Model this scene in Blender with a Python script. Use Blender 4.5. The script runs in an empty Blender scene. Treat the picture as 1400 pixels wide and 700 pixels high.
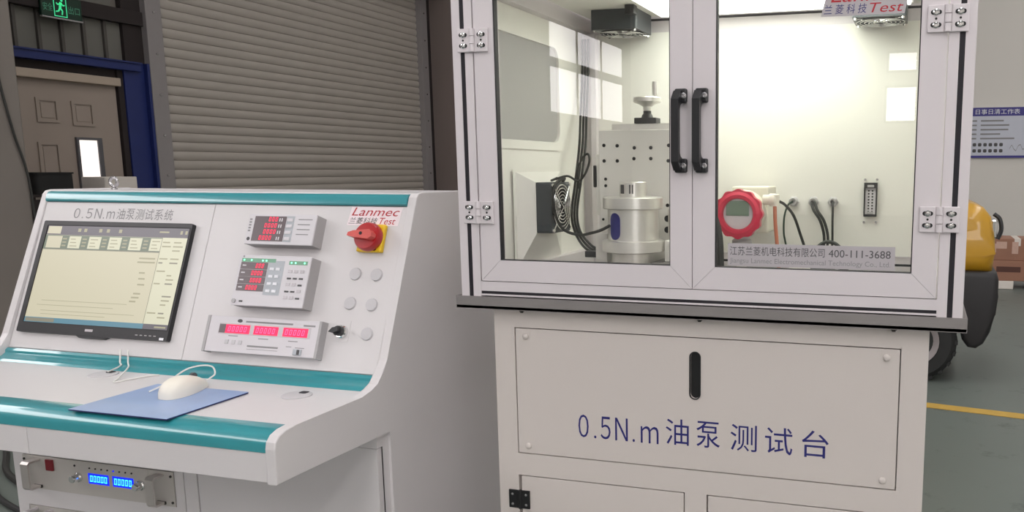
import bpy, bmesh, math, random
from mathutils import Matrix, Vector
random.seed(7)
sc = bpy.context.scene
COL = sc.collection
PI = math.pi

# ------------------------------------------------------------------ camera, world, exposure
cd = bpy.data.cameras.new('camera')
cam = bpy.data.objects.new('camera', cd); COL.objects.link(cam)
cam.location = (0.917, -1.515, 1.207)
cam.rotation_euler = (math.radians(81.454), 0, math.radians(15.876))
cd.sensor_fit = 'HORIZONTAL'; cd.sensor_width = 36.0
cd.lens = 1146.0 * 36 / 1400
cd.shift_x = -(934.2 - 700) / 1400
cd.shift_y = (403.2 - 350) / 1400
cd.clip_start = 0.05
sc.camera = cam

w = bpy.data.worlds.new('overcast_sky'); sc.world = w; w.use_nodes = True
w.node_tree.nodes['Background'].inputs[0].default_value = (0.80, 0.88, 1.0, 1)
w.node_tree.nodes['Background'].inputs[1].default_value = 0.6
sc.view_settings.view_transform = 'Standard'; sc.view_settings.look = 'None'
sc.view_settings.exposure = 0.05; sc.view_settings.gamma = 1.0
sc.view_settings.use_curve_mapping = False
sc.cycles.use_denoising = True
sc.cycles.max_bounces = 10; sc.cycles.transparent_max_bounces = 16
sc.cycles.sample_clamp_indirect = 4.0

SKYLIGHT = 4.3      # daylight through the roof panels
WINDOW = 5.5        # daylight through the wall windows
LED = 7.0          # lamp inside the test chamber

# ------------------------------------------------------------------ helpers
def lin(c):
    c /= 255.0
    return c / 12.92 if c <= 0.04045 else ((c + 0.055) / 1.055) ** 2.4
def rgb(r, g, b): return (lin(r), lin(g), lin(b), 1)

def mat(name, c, rough=0.5, metal=0.0, var=0.05, scale=8.0, bump=0.0, bscale=60.0, coat=0.0, emit=None, es=0.0, stretch=None):
    m = bpy.data.materials.new(name); m.use_nodes = True
    nt = m.node_tree; p = nt.nodes['Principled BSDF']
    col = rgb(*c)
    p.inputs['Roughness'].default_value = rough; p.inputs['Metallic'].default_value = metal
    p.inputs['Coat Weight'].default_value = coat
    tc = nt.nodes.new('ShaderNodeTexCoord'); mp = nt.nodes.new('ShaderNodeMapping')
    nt.links.new(tc.outputs['Object'], mp.inputs[0])
    if stretch: mp.inputs['Scale'].default_value = stretch
    nz = nt.nodes.new('ShaderNodeTexNoise'); nz.inputs['Scale'].default_value = scale; nz.inputs['Detail'].default_value = 5
    nt.links.new(mp.outputs[0], nz.inputs['Vector'])
    mx = nt.nodes.new('ShaderNodeMix'); mx.data_type = 'RGBA'
    mx.inputs[6].default_value = tuple(max(0, x * (1 - var)) for x in col[:3]) + (1,)
    mx.inputs[7].default_value = tuple(min(1, x * (1 + var)) for x in col[:3]) + (1,)
    nt.links.new(nz.outputs[0], mx.inputs[0]); nt.links.new(mx.outputs[2], p.inputs['Base Color'])
    if bump:
        n2 = nt.nodes.new('ShaderNodeTexNoise'); n2.inputs['Scale'].default_value = bscale; n2.inputs['Detail'].default_value = 3
        nt.links.new(mp.outputs[0], n2.inputs['Vector'])
        b = nt.nodes.new('ShaderNodeBump'); b.inputs['Strength'].default_value = bump; b.inputs['Distance'].default_value = 0.002
        nt.links.new(n2.outputs[0], b.inputs['Height']); nt.links.new(b.outputs[0], p.inputs['Normal'])
    if emit:
        p.inputs['Emission Color'].default_value = rgb(*emit); p.inputs['Emission Strength'].default_value = es
    return m

def glass_mat(name, tint, f0=0.045):
    m = bpy.data.materials.new(name); m.use_nodes = True; nt = m.node_tree; nt.nodes.clear()
    out = nt.nodes.new('ShaderNodeOutputMaterial'); mix = nt.nodes.new('ShaderNodeMixShader')
    tr = nt.nodes.new('ShaderNodeBsdfTransparent'); tr.inputs[0].default_value = tint
    gl = nt.nodes.new('ShaderNodeBsdfGlossy'); gl.inputs['Roughness'].default_value = 0.0
    lw = nt.nodes.new('ShaderNodeLayerWeight'); lw.inputs[0].default_value = 0.5
    pw = nt.nodes.new('ShaderNodeMath'); pw.operation = 'POWER'; pw.inputs[1].default_value = 5
    ma = nt.nodes.new('ShaderNodeMath'); ma.operation = 'MULTIPLY_ADD'; ma.inputs[1].default_value = 1 - f0; ma.inputs[2].default_value = f0
    nt.links.new(lw.outputs['Facing'], pw.inputs[0]); nt.links.new(pw.outputs[0], ma.inputs[0]); nt.links.new(ma.outputs[0], mix.inputs[0])
    nt.links.new(tr.outputs[0], mix.inputs[1]); nt.links.new(gl.outputs[0], mix.inputs[2]); nt.links.new(mix.outputs[0], out.inputs[0])
    return m

M = {}
M['console'] = mat('console_white_powder_coat', (211, 207, 208), 0.38, var=0.02, bump=0.06, bscale=400)
M['stand'] = mat('bench_warm_white_powder_coat', (205, 197, 192), 0.42, var=0.02, bump=0.08, bscale=400)
M['teal'] = mat('teal_gloss_paint', (50, 144, 153), 0.28, var=0.06, coat=1.0)
M['alu'] = mat('anodised_aluminium', (218, 211, 214), 0.42, metal=0.12, var=0.03, scale=5, stretch=(1, 1, 0.1))
M['slot'] = mat('black_slot_cover', (24, 20, 28), 0.6)
M['tray'] = mat('grey_steel_plate', (150, 145, 144), 0.42, metal=0.5, var=0.08)
M['black'] = mat('black_plastic', (30, 30, 33), 0.4, var=0.1)
M['satin_black'] = mat('satin_black_paint', (20, 20, 22), 0.5)
M['fan_grey'] = mat('dark_grey_fan_plastic', (62, 66, 70), 0.38, var=0.1)
M['handle_steel'] = mat('satin_steel_handle', (196, 190, 186), 0.32, metal=0.6)
M['rubber'] = mat('black_rubber', (36, 36, 36), 0.75, var=0.15, scale=20)
M['screw'] = mat('bright_steel_screw', (190, 188, 190), 0.25, metal=0.9)
M['dark_screw'] = mat('dark_steel_screw', (70, 68, 66), 0.35, metal=0.8)
M['chrome'] = mat('chrome_plate', (225, 225, 225), 0.12, metal=1.0)
M['steel'] = mat('machined_aluminium', (226, 223, 218), 0.32, metal=0.65, var=0.04, scale=30)
M['wall_white'] = mat('chamber_white_sheet', (240, 237, 231), 0.45, var=0.015)
M['glass'] = glass_mat('clear_door_glass', (0.985, 0.99, 0.985, 1))
M['acrylic'] = mat('frosted_acrylic_pane', (205, 202, 198), 0.22, var=0.04, scale=3)
_nt = M['acrylic'].node_tree; _tl = _nt.nodes.new('ShaderNodeBsdfTranslucent'); _tl.inputs[0].default_value = (.8, .8, .78, 1); _mx = _nt.nodes.new('ShaderNodeMixShader'); _mx.inputs[0].default_value = .62
_nt.links.new(_nt.nodes['Principled BSDF'].outputs[0], _mx.inputs[1]); _nt.links.new(_tl.outputs[0], _mx.inputs[2]); _nt.links.new(_mx.outputs[0], _nt.nodes['Material Output'].inputs[0])
M['blue_text'] = mat('navy_print', (38, 38, 110), 0.5)
M['grey_text'] = mat('dark_grey_print', (80, 78, 80), 0.6)
M['mid_text'] = mat('mid_grey_print', (140, 138, 140), 0.6)
M['red_text'] = mat('red_print', (178, 36, 48), 0.5)
M['white_text'] = mat('white_print', (235, 235, 240), 0.6)
M['sticker'] = mat('silver_sticker', (186, 180, 184), 0.35, metal=0.15, var=0.03)
M['logo_plate'] = mat('pink_white_sticker', (236, 222, 226), 0.45)
M['meter'] = mat('meter_ivory_plastic', (212, 208, 212), 0.5, var=0.02)
M['meter_side'] = mat('meter_grey_sheet', (170, 167, 168), 0.5)
M['meter_key'] = mat('meter_key_grey', (176, 180, 186), 0.5)
M['lens'] = mat('smoked_red_lens', (84, 70, 74), 0.3)
M['red_grip'] = mat('pale_red_grip', (206, 84, 78), 0.4)  # paler red than the dial
M['led_red'] = mat('red_led_digit', (235, 20, 70), 0.4, emit=(250, 24, 78), es=0.95)
M['led_window'] = mat('lit_red_led_window', (220, 10, 70), 0.35, emit=(225, 0, 75), es=0.8)
M['led_pink'] = mat('pink_led_digit', (255, 90, 140), 0.4, emit=(255, 84, 140), es=0.95)
M['led_blue'] = mat('cyan_led_digit', (60, 220, 255), 0.4, emit=(90, 235, 255), es=1.3)
M['led_blue_bg'] = mat('lit_blue_led_window', (0, 30, 230), 0.3, emit=(10, 40, 250), es=0.9)
M['led_green'] = mat('green_led', (120, 255, 180), 0.4, emit=(150, 255, 200), es=1.3)
M['green_band'] = mat('meter_green_band', (120, 165, 140), 0.5)
M['red'] = mat('red_plastic', (172, 26, 32), 0.32, var=0.05, coat=0.3)
M['dark_red'] = mat('dark_red_switch', (120, 20, 34), 0.35)
M['yellow'] = mat('yellow_plastic', (232, 190, 30), 0.4)
M['plug'] = mat('grey_blanking_plug', (196, 193, 196), 0.5)
M['pinkred'] = mat('crimson_cast_cover', (206, 38, 72), 0.38, var=0.06, coat=0.2)
M['ivory'] = mat('ivory_cast_housing', (228, 222, 208), 0.45)
M['lcd'] = mat('lcd_green_grey', (120, 140, 124), 0.3)
M['wire_black'] = mat('black_cable', (42, 42, 40), 0.55, var=0.1)
M['wire_white'] = mat('white_cable', (222, 220, 216), 0.5)
M['wire_orange'] = mat('copper_coloured_tube', (196, 120, 92), 0.45)
M['wire_green'] = mat('dark_green_wire', (34, 56, 42), 0.5)
M['yellow_green'] = mat('yellow_green_wire', (170, 176, 70), 0.5)
M['pad'] = mat('blue_mouse_pad', (142, 166, 208), 0.35, var=0.22, scale=7, coat=0.3)
M['pad_edge'] = mat('navy_foam_edge', (40, 44, 92), 0.7)
M['mouse'] = mat('cream_mouse_plastic', (234, 228, 216), 0.4)
M['rack'] = mat('grey_rack_panel', (196, 191, 186), 0.45, metal=0.2)
M['hall_wall'] = mat('hall_wall_render', (118, 111, 105), 0.85, var=0.12, scale=1.5, bump=0.2)
M['hall_back'] = mat('hall_back_wall_paint', (226, 221, 214), 0.8, var=0.03, scale=1.2)
M['hall_dark'] = mat('brown_grey_column_paint', (134, 120, 115), 0.8, var=0.06, scale=1.0)
M['ceiling'] = mat('grey_roof_sheet', (150, 150, 150), 0.8)
M['shutter'] = mat('grey_brown_shutter_slat', (178, 170, 162), 0.6, var=0.05, scale=3)
M['shutter_rail'] = mat('grey_shutter_rail', (146, 140, 140), 0.6, var=0.06)
M['beam_blue'] = mat('blue_steel_paint', (30, 44, 104), 0.5, var=0.12)
M['door_paint'] = mat('taupe_door_paint', (164, 150, 140), 0.6, var=0.05, scale=2)
M['lintel'] = mat('cream_brown_lintel', (184, 168, 152), 0.6)
M['strip_rib'] = mat('dark_grey_rib', (84, 80, 76), 0.75)
M['strip'] = mat('greyish_wall_cladding', (112, 110, 104), 0.75, var=0.12, scale=2)
M['dark_brown'] = mat('dark_brown_paint_and_gap_shade', (44, 36, 36), 0.8)  # dark brown parts, and strips painted as shade in gaps
M['sign_green'] = mat('dark_green_sign_face', (10, 48, 34), 0.5)
M['sign_lit'] = mat('lit_green_sign_mark', (60, 220, 150), 0.5, emit=(70, 215, 150), es=0.6)
M['sign_dim'] = mat('dim_green_sign_mark', (70, 120, 96), 0.5, emit=(60, 130, 100), es=0.35)
M['carton'] = mat('brown_carton', (150, 108, 88), 0.75, var=0.08)
M['carton_print'] = mat('dark_brown_carton_print', (84, 52, 44), 0.75)
M['carton_mark'] = mat('pale_carton_mark', (196, 162, 146), 0.6, var=0.15, scale=30)
M['foam'] = mat('white_packing_block', (220, 212, 204), 0.8)
M['yellow_paint'] = mat('yellow_truck_paint', (190, 142, 30), 0.4, var=0.1, scale=6, coat=0.5)
M['yellow_line'] = mat('yellow_floor_paint', (180, 146, 66), 0.7, var=0.15, scale=15)
M['truck_black'] = mat('black_truck_bumper', (34, 32, 34), 0.5, var=0.1)
M['hub'] = mat('grey_wheel_hub', (150, 142, 142), 0.5)
M['poster'] = mat('pale_poster_print', (206, 208, 220), 0.5)
M['poster_band'] = mat('violet_blue_poster_band', (64, 58, 136), 0.5)
M['skylight'] = mat('translucent_roof_panel', (240, 240, 240), 0.6, emit=(253, 251, 250), es=SKYLIGHT)
M['window_glow'] = mat('daylit_window_pane', (240, 240, 240), 0.4, emit=(255, 250, 251), es=WINDOW)
M['door_glow'] = mat('daylit_door_pane', (240, 240, 240), 0.4, emit=(255, 244, 235), es=0.95)
M['led_lamp'] = mat('led_lamp_diffuser', (250, 250, 245), 0.5, emit=(250, 255, 242), es=LED)
M['frame_grey'] = mat('window_frame_grey', (96, 94, 98), 0.6)

def floor_material():
    m = mat('green_grey_epoxy_floor', (100, 107, 102), 0.42, var=0.10, scale=1.3)
    nt = m.node_tree; p = nt.nodes['Principled BSDF']
    src = p.inputs['Base Color'].links[0].from_socket
    tc = nt.nodes.new('ShaderNodeTexCoord'); n = nt.nodes.new('ShaderNodeTexNoise'); n.inputs['Scale'].default_value = 7; n.inputs['Detail'].default_value = 6; n.inputs['Roughness'].default_value = 0.7
    nt.links.new(tc.outputs['Object'], n.inputs['Vector'])
    r = nt.nodes.new('ShaderNodeValToRGB'); r.color_ramp.elements[0].position = 0.30; r.color_ramp.elements[0].color = (0.45, 0.45, 0.45, 1); r.color_ramp.elements[1].position = 0.42; r.color_ramp.elements[1].color = (1, 1, 1, 1)
    nt.links.new(n.outputs[0], r.inputs[0])
    mx = nt.nodes.new('ShaderNodeMix'); mx.data_type = 'RGBA'; mx.blend_type = 'MULTIPLY'; mx.inputs[0].default_value = 0.8
    nt.links.new(src, mx.inputs[6]); nt.links.new(r.outputs[0], mx.inputs[7]); nt.links.new(mx.outputs[2], p.inputs['Base Color'])
    return m
M['floor'] = floor_material()

# --- mesh builders -------------------------------------------------
def NB(): return bmesh.new()
def box(bm, x0, x1, y0, y1, z0, z1, bev=0.0, T=None, seg=2, mi=0):
    r = bmesh.ops.create_cube(bm, size=1.0); vs = r['verts']
    for v in vs:
        v.co = Vector(((x0 + x1) / 2 + v.co.x * (x1 - x0), (y0 + y1) / 2 + v.co.y * (y1 - y0), (z0 + z1) / 2 + v.co.z * (z1 - z0)))
        if T: v.co = T @ v.co
    fs = set(f for v in vs for f in v.link_faces)
    for f in fs: f.material_index = mi
    if bev:
        es = list(set(e for v in vs for e in v.link_edges))
        bmesh.ops.bevel(bm, geom=es, offset=bev, segments=seg, affect='EDGES', profile=0.5, material=mi)
    return bm
def _map(axis, p, a):
    return (a, p[0], p[1]) if axis == 'x' else (p[0], a, p[1]) if axis == 'y' else (p[0], p[1], a)
def prism(bm, pts, a0, a1, axis='z', T=None, mi=0):
    T = T or Matrix()
    A = [bm.verts.new(T @ Vector(_map(axis, p, a0))) for p in pts]; B = [bm.verts.new(T @ Vector(_map(axis, p, a1))) for p in pts]
    fs = [bm.faces.new(A), bm.faces.new(B)]; n = len(pts)
    for i in range(n): fs.append(bm.faces.new((A[i], A[(i + 1) % n], B[(i + 1) % n], B[i])))
    for f in fs: f.material_index = mi
    return bm
def ring(bm, po, pi_, a0, a1, axis='z', T=None, mi=0):
    T = T or Matrix(); n = len(po)
    def L(ps, a): return [bm.verts.new(T @ Vector(_map(axis, p, a))) for p in ps]
    O0, O1, I0, I1 = L(po, a0), L(po, a1), L(pi_, a0), L(pi_, a1)
    for i in range(n):
        j = (i + 1) % n
        for q in ((O0[i], O0[j], I0[j], I0[i]), (O1[i], O1[j], I1[j], I1[i]), (O0[i], O0[j], O1[j], O1[i]), (I0[i], I0[j], I1[j], I1[i])):
            bm.faces.new(q).material_index = mi
    return bm
def rect(x0, x1, y0, y1): return [(x0, y0), (x1, y0), (x1, y1), (x0, y1)]
def rrect(x0, x1, y0, y1, r, n=5):
    out = []
    for cx, cy, a in ((x0 + r, y0 + r, PI), (x1 - r, y0 + r, 1.5 * PI), (x1 - r, y1 - r, 0), (x0 + r, y1 - r, PI / 2)):
        for k in range(n + 1):
            t = a + PI / 2 * k / n; out.append((cx + r * math.cos(t), cy + r * math.sin(t)))
    return out
def circ(cx, cy, r, n=24): return [(cx + r * math.cos(2 * PI * k / n), cy + r * math.sin(2 * PI * k / n)) for k in range(n)]
AX = {'z': Matrix(), 'x': Matrix.Rotation(PI / 2, 4, 'Y'), 'y': Matrix.Rotation(-PI / 2, 4, 'X')}
def lathe(bm, prof, c=(0, 0, 0), axis='z', seg=28, T=None, mi=0, cap=True):
    """prof: list of (r, h) along the axis."""
    X = (T or Matrix()) @ Matrix.Translation(c) @ AX[axis]
    rings = []
    for r, h in prof:
        if r < 1e-7: rings.append([bm.verts.new(X @ Vector((0, 0, h)))])
        else: rings.append([bm.verts.new(X @ Vector((r * math.cos(2 * PI * k / seg), r * math.sin(2 * PI * k / seg), h))) for k in range(seg)])
    for a, b in zip(rings, rings[1:]):
        for k in range(seg):
            j = (k + 1) % seg
            if len(a) == 1 and len(b) == 1: continue
            f = (a[0], b[k], b[j]) if len(a) == 1 else (a[k], a[j], b[0]) if len(b) == 1 else (a[k], a[j], b[j], b[k])
            bm.faces.new(f).material_index = mi
    for e in (rings[0], rings[-1]):
        if len(e) > 2 and cap: bm.faces.new(e).material_index = mi
    return bm
def cyl(bm, c, r, h, axis='z', seg=20, T=None, mi=0, bev=0.0):
    p = [(r, 0), (r, h)] if not bev else [(r - bev, 0), (r, bev), (r, h - bev), (r - bev, h)]
    return lathe(bm, p, c, axis, seg, T, mi)
def smooth_pts(P, n=8):
    P = [Vector(p) for p in P]
    if len(P) < 3: return P
    Q = [2 * P[0] - P[1]] + P + [2 * P[-1] - P[-2]]; out = []
    for i in range(1, len(Q) - 2):
        for k in range(n):
            t = k / n; a, b, c, d = Q[i - 1], Q[i], Q[i + 1], Q[i + 2]
            out.append(0.5 * ((2 * b) + (c - a) * t + (2 * a - 5 * b + 4 * c - d) * t * t + (3 * b - a - 3 * c + d) * t ** 3))
    return out + [P[-1]]
def tube(bm, P, r, seg=8, n=8, mi=0, closed=False):
    P = smooth_pts(P, n) if n > 1 else [Vector(p) for p in P]
    rings = []; up = None
    for i, p in enumerate(P):
        t = (P[min(i + 1, len(P) - 1)] - P[max(i - 1, 0)]).normalized()
        if up is None: up = t.orthogonal().normalized()
        up = (up - t * up.dot(t)).normalized(); s = t.cross(up)
        rings.append([bm.verts.new(p + r * (math.cos(2 * PI * k / seg) * up + math.sin(2 * PI * k / seg) * s)) for k in range(seg)])
    for a, b in zip(rings, rings[1:]):
        for k in range(seg): bm.faces.new((a[k], a[(k + 1) % seg], b[(k + 1) % seg], b[k])).material_index = mi
    for e in (rings[0], rings[-1]): bm.faces.new(e).material_index = mi
    return bm
_font_cache = {}
def glyphs(body, shear=0.0):
    k = (body, shear)
    if k not in _font_cache:
        c = bpy.data.curves.new('lettering', 'FONT'); c.body = body; c.shear = shear; c.resolution_u = 3
        o = bpy.data.objects.new('lettering', c); COL.objects.link(o)
        bpy.context.view_layer.update()
        me = bpy.data.meshes.new_from_object(o.evaluated_get(bpy.context.evaluated_depsgraph_get()))
        _font_cache[k] = ([(v.co.x, v.co.y) for v in me.vertices], [tuple(f.vertices) for f in me.polygons])
        bpy.data.objects.remove(o); bpy.data.curves.remove(c); bpy.data.meshes.remove(me)
    return _font_cache[k]
def text(bm, body, x0, x1, y0, y1, a, axis='z', T=None, shear=0.0, mi=0):
    """flat lettering fitted to the rectangle x0..x1, y0..y1 in the plane at a."""
    vs, fs = glyphs(body, shear); T = T or Matrix()
    mx0, mx1 = min(v[0] for v in vs), max(v[0] for v in vs); my0, my1 = min(v[1] for v in vs), max(v[1] for v in vs)
    V = [bm.verts.new(T @ Vector(_map(axis, (x0 + (v[0] - mx0) / (mx1 - mx0) * (x1 - x0), y0 + (v[1] - my0) / (my1 - my0) * (y1 - y0)), a))) for v in vs]
    for f in fs:
        try: bm.faces.new([V[i] for i in f]).material_index = mi
        except ValueError: pass
    return bm
def row(bm, items, a, axis='z', T=None):
    for ch, x0, x1, y0, y1 in items: text(bm, ch, x0, x1, y0, y1, a, axis, T)
    return bm
SEG = {'0': 'abcdef', '1': 'bc', '2': 'abged', '3': 'abgcd', '4': 'fgbc', '5': 'afgcd', '6': 'afgedc', '7': 'abc', '8': 'abcdefg', '9': 'abcdfg', '-': 'g', 'r': 'eg', 'E': 'afged'}
def digits(bm, s, x, y, h, a, T, mi=0, wd=0.5, pitch=0.72, slant=0.12):
    """seven-segment figures, height h, lower-left at x, y."""
    t = h * 0.13; wd_ = h * wd
    seg = {'a': (0, wd_, h - t, h), 'd': (0, wd_, 0, t), 'g': (0, wd_, h / 2 - t / 2, h / 2 + t / 2), 'b': (wd_ - t, wd_, h / 2, h), 'c': (wd_ - t, wd_, 0, h / 2), 'f': (0, t, h / 2, h), 'e': (0, t, 0, h / 2)}
    for k, ch in enumerate(s):
        if ch == ' ': continue
        if ch == '.':
            sg = [(wd_, wd_ + t, 0, t)]
        else: sg = [seg[q] for q in SEG[ch]]
        for u0, u1, v0, v1 in sg:
            ox = x + k * h * pitch
            V = [bm.verts.new(T @ Vector((ox + u + v * slant, y + v, a))) for u, v in ((u0, v0), (u1, v0), (u1, v1), (u0, v1))]
            bm.faces.new(V).material_index = mi
    return bm

# --- objects -------------------------------------------------------
BASE = {}
def finish(o, smooth):
    if smooth:
        me = o.data
        for p in me.polygons: p.use_smooth = True
        try: me.set_sharp_from_angle(angle=math.radians(80 if smooth == 'soft' else 35))
        except Exception: pass
def thing(name, label, cat, loc, group=None):
    o = bpy.data.objects.new(name, None); COL.objects.link(o); o.location = loc; o.empty_display_size = 0.05
    o['label'] = label; o['category'] = cat
    if group: o['group'] = group
    BASE[o.name] = Vector(loc); return o
def obj(name, bm, m, parent=None, smooth=False, label=None, kind=None):
    """link a bmesh (built in world coordinates) as one mesh object; a part shares its thing's origin."""
    bmesh.ops.recalc_face_normals(bm, faces=bm.faces[:])
    if parent is not None: L = BASE[parent.name]
    else:
        c = [v.co for v in bm.verts]
        L = Vector(((min(v.x for v in c) + max(v.x for v in c)) / 2, (min(v.y for v in c) + max(v.y for v in c)) / 2, min(v.z for v in c)))
    for v in bm.verts: v.co -= L
    me = bpy.data.meshes.new(name); bm.to_mesh(me); bm.free()
    for x in (m if isinstance(m, (list, tuple)) else [m]): me.materials.append(M[x])
    o = bpy.data.objects.new(name, me); COL.objects.link(o)
    if parent is not None: o.parent = parent
    else: o.location = L
    BASE[o.name] = L
    if label: o['label'] = label
    if kind: o['kind'] = kind
    finish(o, smooth)
    return o
def single(name, bm, m, label, cat, group=None, smooth=False):
    o = obj(name, bm, m, None, smooth); o['label'] = label; o['category'] = cat
    if group: o['group'] = group
    return o
def struct(name, bm, m, label=None, parent=None, smooth=False):
    o = obj(name, bm, m, parent, smooth)
    if parent is None:
        o['kind'] = 'structure'
        if label: o['label'] = label
    return o

# ================================================================== THE HALL
def tagS(o, label, cat):
    o['label'] = label; o['category'] = cat; o['kind'] = 'structure'; return o
XL, XR, YB, YF, ZC = -7.0, 9.0, 12.0, -21.0, 7.0
tagS(struct('floor', box(NB(), XL - .2, XR + .2, YF - .2, YB + .2, -.12, 0), 'floor'), 'green-grey epoxy floor of the hall', 'floor')
tagS(struct('ceiling', box(NB(), XL - .2, XR + .2, YF - .2, YB + .2, ZC, ZC + .1), 'ceiling'), 'grey sheet roof of the hall', 'ceiling')
tagS(struct('wall_left', box(NB(), XL - .2, XL, YF - .2, YB + .2, 0, ZC), 'hall_wall'), 'dull grey-brown wall with the door and roller shutter', 'wall')
tagS(struct('wall_back', box(NB(), XL, XR, YB, YB + .2, 0, ZC), 'hall_back'), 'pale grey wall with the notice board', 'wall')
tagS(struct('wall_right', box(NB(), XR, XR + .2, YF - .2, YB + .2, 0, ZC), 'hall_back'), 'pale grey wall beyond the parked truck', 'wall')
tagS(struct('wall_front', box(NB(), XL, XR, YF - .2, YF, 0, ZC), 'hall_back'), 'pale grey windowed wall facing the test bench', 'wall')

wn = 0
def window(axis, a, p0, p1, z0, z1, nv, label):
    """a glazed window on the plane axis=a, p0..p1 along it; frame, mullions and each pane a part."""
    global wn; wn += 1
    t = 0.05; s = 1
    bm = NB(); ax = 'x' if axis == 'x' else 'y'
    ring(bm, rect(p0 - .06, p1 + .06, z0 - .06, z1 + .06), rect(p0, p1, z0, z1), a, a + t, ax)
    root = struct('window_%d' % wn, bm, 'frame_grey'); tagS(root, label, 'window')
    for k in range(nv):
        q0 = p0 + (p1 - p0) * k / nv; q1 = p0 + (p1 - p0) * (k + 1) / nv
        g = .03
        obj('pane', prism(NB(), rect(q0 + (g if k else 0), q1 - (g if k < nv - 1 else 0), z0, z1), a + .01, a + .02, ax), 'window_glow', root)
        if k: obj('mullion', prism(NB(), rect(q0 - g, q0 + g, z0, z1), a + .005, a + t, ax), 'frame_grey', root)
# windows mirrored in the door glass, and two bands out of view
window('x', XL + .001, -20.2, -15.6, 3.62, 4.36, 3, 'upper band of daylit panes high on the grey-brown wall')
window('x', XL + .001, -20.2, -15.6, 2.45, 3.42, 3, 'lower band of daylit panes on the grey-brown wall')
window('x', XL + .001, -9.5, 1.0, 3.7, 5.3, 7, 'long high band of daylit panes on the wall by the shutter')  # out of view, inferred from the highlight on the teal trim
window('x', XR - .06, -20, -8.5, 1.4, 5.2, 6, 'unseen window band added beyond the truck to brighten the console side')  # no such window known; added to light the console side
window('y', YF + .001, -.05, 1.35, 3.68, 4.10, 2, 'upper small daylit window facing the bench')
window('y', YF + .001, -.08, 1.40, 2.42, 3.25, 2, 'lower taller daylit window facing the bench')
for x0, x1, y0, y1, lb in ((-3.0, -2.4, -12, 10.5, 'translucent roof panel left of the console'), (-.1, 1.5, -.9, 5.5, 'roof panel over the test bench, added to light desk and console side'), (.6, 2.6, -12, -2.2, 'translucent roof panel before the test bench'), (4.3, 6.0, -12, 11, 'translucent roof panel over the parked truck')):  # unseen panels; the one over the bench added to brighten desk and console
    wn += 1
    r = struct('window_%d' % wn, ring(NB(), rect(x0 - .1, x1 + .1, y0 - .1, y1 + .1), rect(x0, x1, y0, y1), ZC - .06, ZC - .001), 'frame_grey'); tagS(r, lb, 'skylight')
    n = 6
    for k in range(n):
        q0 = y0 + (y1 - y0) * k / n; q1 = y0 + (y1 - y0) * (k + 1) / n - .05
        obj('pane', prism(NB(), rect(x0, x1, q0, q1), ZC - .03, ZC - .01), 'skylight', r)

# near partition pier on the far left, with its hanging cable
PY_, PX_ = 2.4, -4.39
single('column', box(NB(), -6.4, PX_, 1.55, PY_, 0, ZC, .01), 'hall_wall', 'broad grey-brown pier beyond the console, a dark cable hanging on it', 'column')
single('hanging_cable', tube(NB(), [(PX_ + .013, 2.16, 3.2), (PX_ + .013, 2.25, 2.15), (PX_ + .013, 2.28, 1.74), (PX_ + .013, 2.33, 1.42), (PX_ + .013, 2.39, 1.12), (PX_ + .02, 2.40, .5), (PX_ + .03, 2.40, .02)], .007), 'wire_black', 'thin dark cable hanging down the grey-brown pier', 'cable', smooth=True)

# grey door with its lintel, blue beam and blue post
dx = XL + .001
d1 = struct('door_1', box(NB(), dx, dx + .02, 4.2, 5.27, 0, 2.04, .003), 'door_paint'); tagS(d1, 'taupe panelled door under the green exit sign', 'door')
for (y0, z0, y1, z1) in ((4.44, 1.638, 4.655, 1.86), (4.78, 1.62, 5.01, 1.85), (4.42, 1.08, 4.63, 1.455), (4.42, .3, 4.63, .92), (4.78, .3, 5.01, .92)):
    bm = NB(); ring(bm, rect(y0, y1, z0, z1), rect(y0 + .03, y1 - .03, z0 + .025, z1 - .025), dx + .012, dx + .034, 'x')
    box(bm, dx + .012, dx + .026, y0 + .045, y1 - .045, z0 + .04, z1 - .04, .004)
    obj('door_panel', bm, 'door_paint', d1)
g = obj('door_window', ring(NB(), rect(4.785, 5.05, 1.02, 1.51), rect(4.81, 5.005, 1.05, 1.485), dx + .018, dx + .045, 'x'), 'frame_grey', d1)
obj('pane', prism(NB(), rect(4.81, 5.005, 1.05, 1.485), dx + .022, dx + .03, 'x'), 'door_glow', g, label='daylit pane of the door')
tagS(struct('trim_1', box(NB(), XL, XL + .09, 4.25, 5.28, 2.03, 2.11, .006), 'lintel'), 'cream lintel strip over the taupe door', 'lintel')
tagS(struct('trim_2', box(NB(), XL, XL + .02, 4.25, 5.28, 2.11, 2.2), 'dark_brown'), 'dark strip painted for the shaded gap between lintel and blue beam', 'painted gap')  # solid strip, its dark colour replaces the shade above the lintel
bm = NB(); box(bm, XL, XL + .12, 4.2, 5.5, 2.195, 2.285, .004); box(bm, XL, XL + .14, 4.2, 5.5, 2.27, 2.285)
tagS(struct('trim_3', bm, 'beam_blue'), 'blue steel beam over the taupe door', 'beam')
bm = NB(); box(bm, XL, XL + .07, 5.34, 5.6, 0, 2.285, .004); box(bm, XL, XL + .12, 5.57, 5.6, 0, 2.285)
tagS(struct('trim_4', bm, 'beam_blue'), 'blue steel post between door and roller shutter', 'post')
tagS(struct('trim_9', box(NB(), XL, XL + .05, 5.28, 5.34, 0, 2.2), 'dark_brown'), 'dark strip painted for the shaded gap between door and blue post', 'painted gap')  # solid strip coloured dark like a shaded gap
tagS(struct('trim_10', box(NB(), XL, XL + .06, 5.38, 5.6, 2.286, 5), 'dark_brown'), 'dark steel post above the blue post', 'post')
cl = struct('trim_5', box(NB(), XL, XL + .02, 4.2, 5.38, 2.29, 2.66), 'strip'); tagS(cl, 'ribbed grey cladding above the blue beam', 'cladding')
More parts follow.
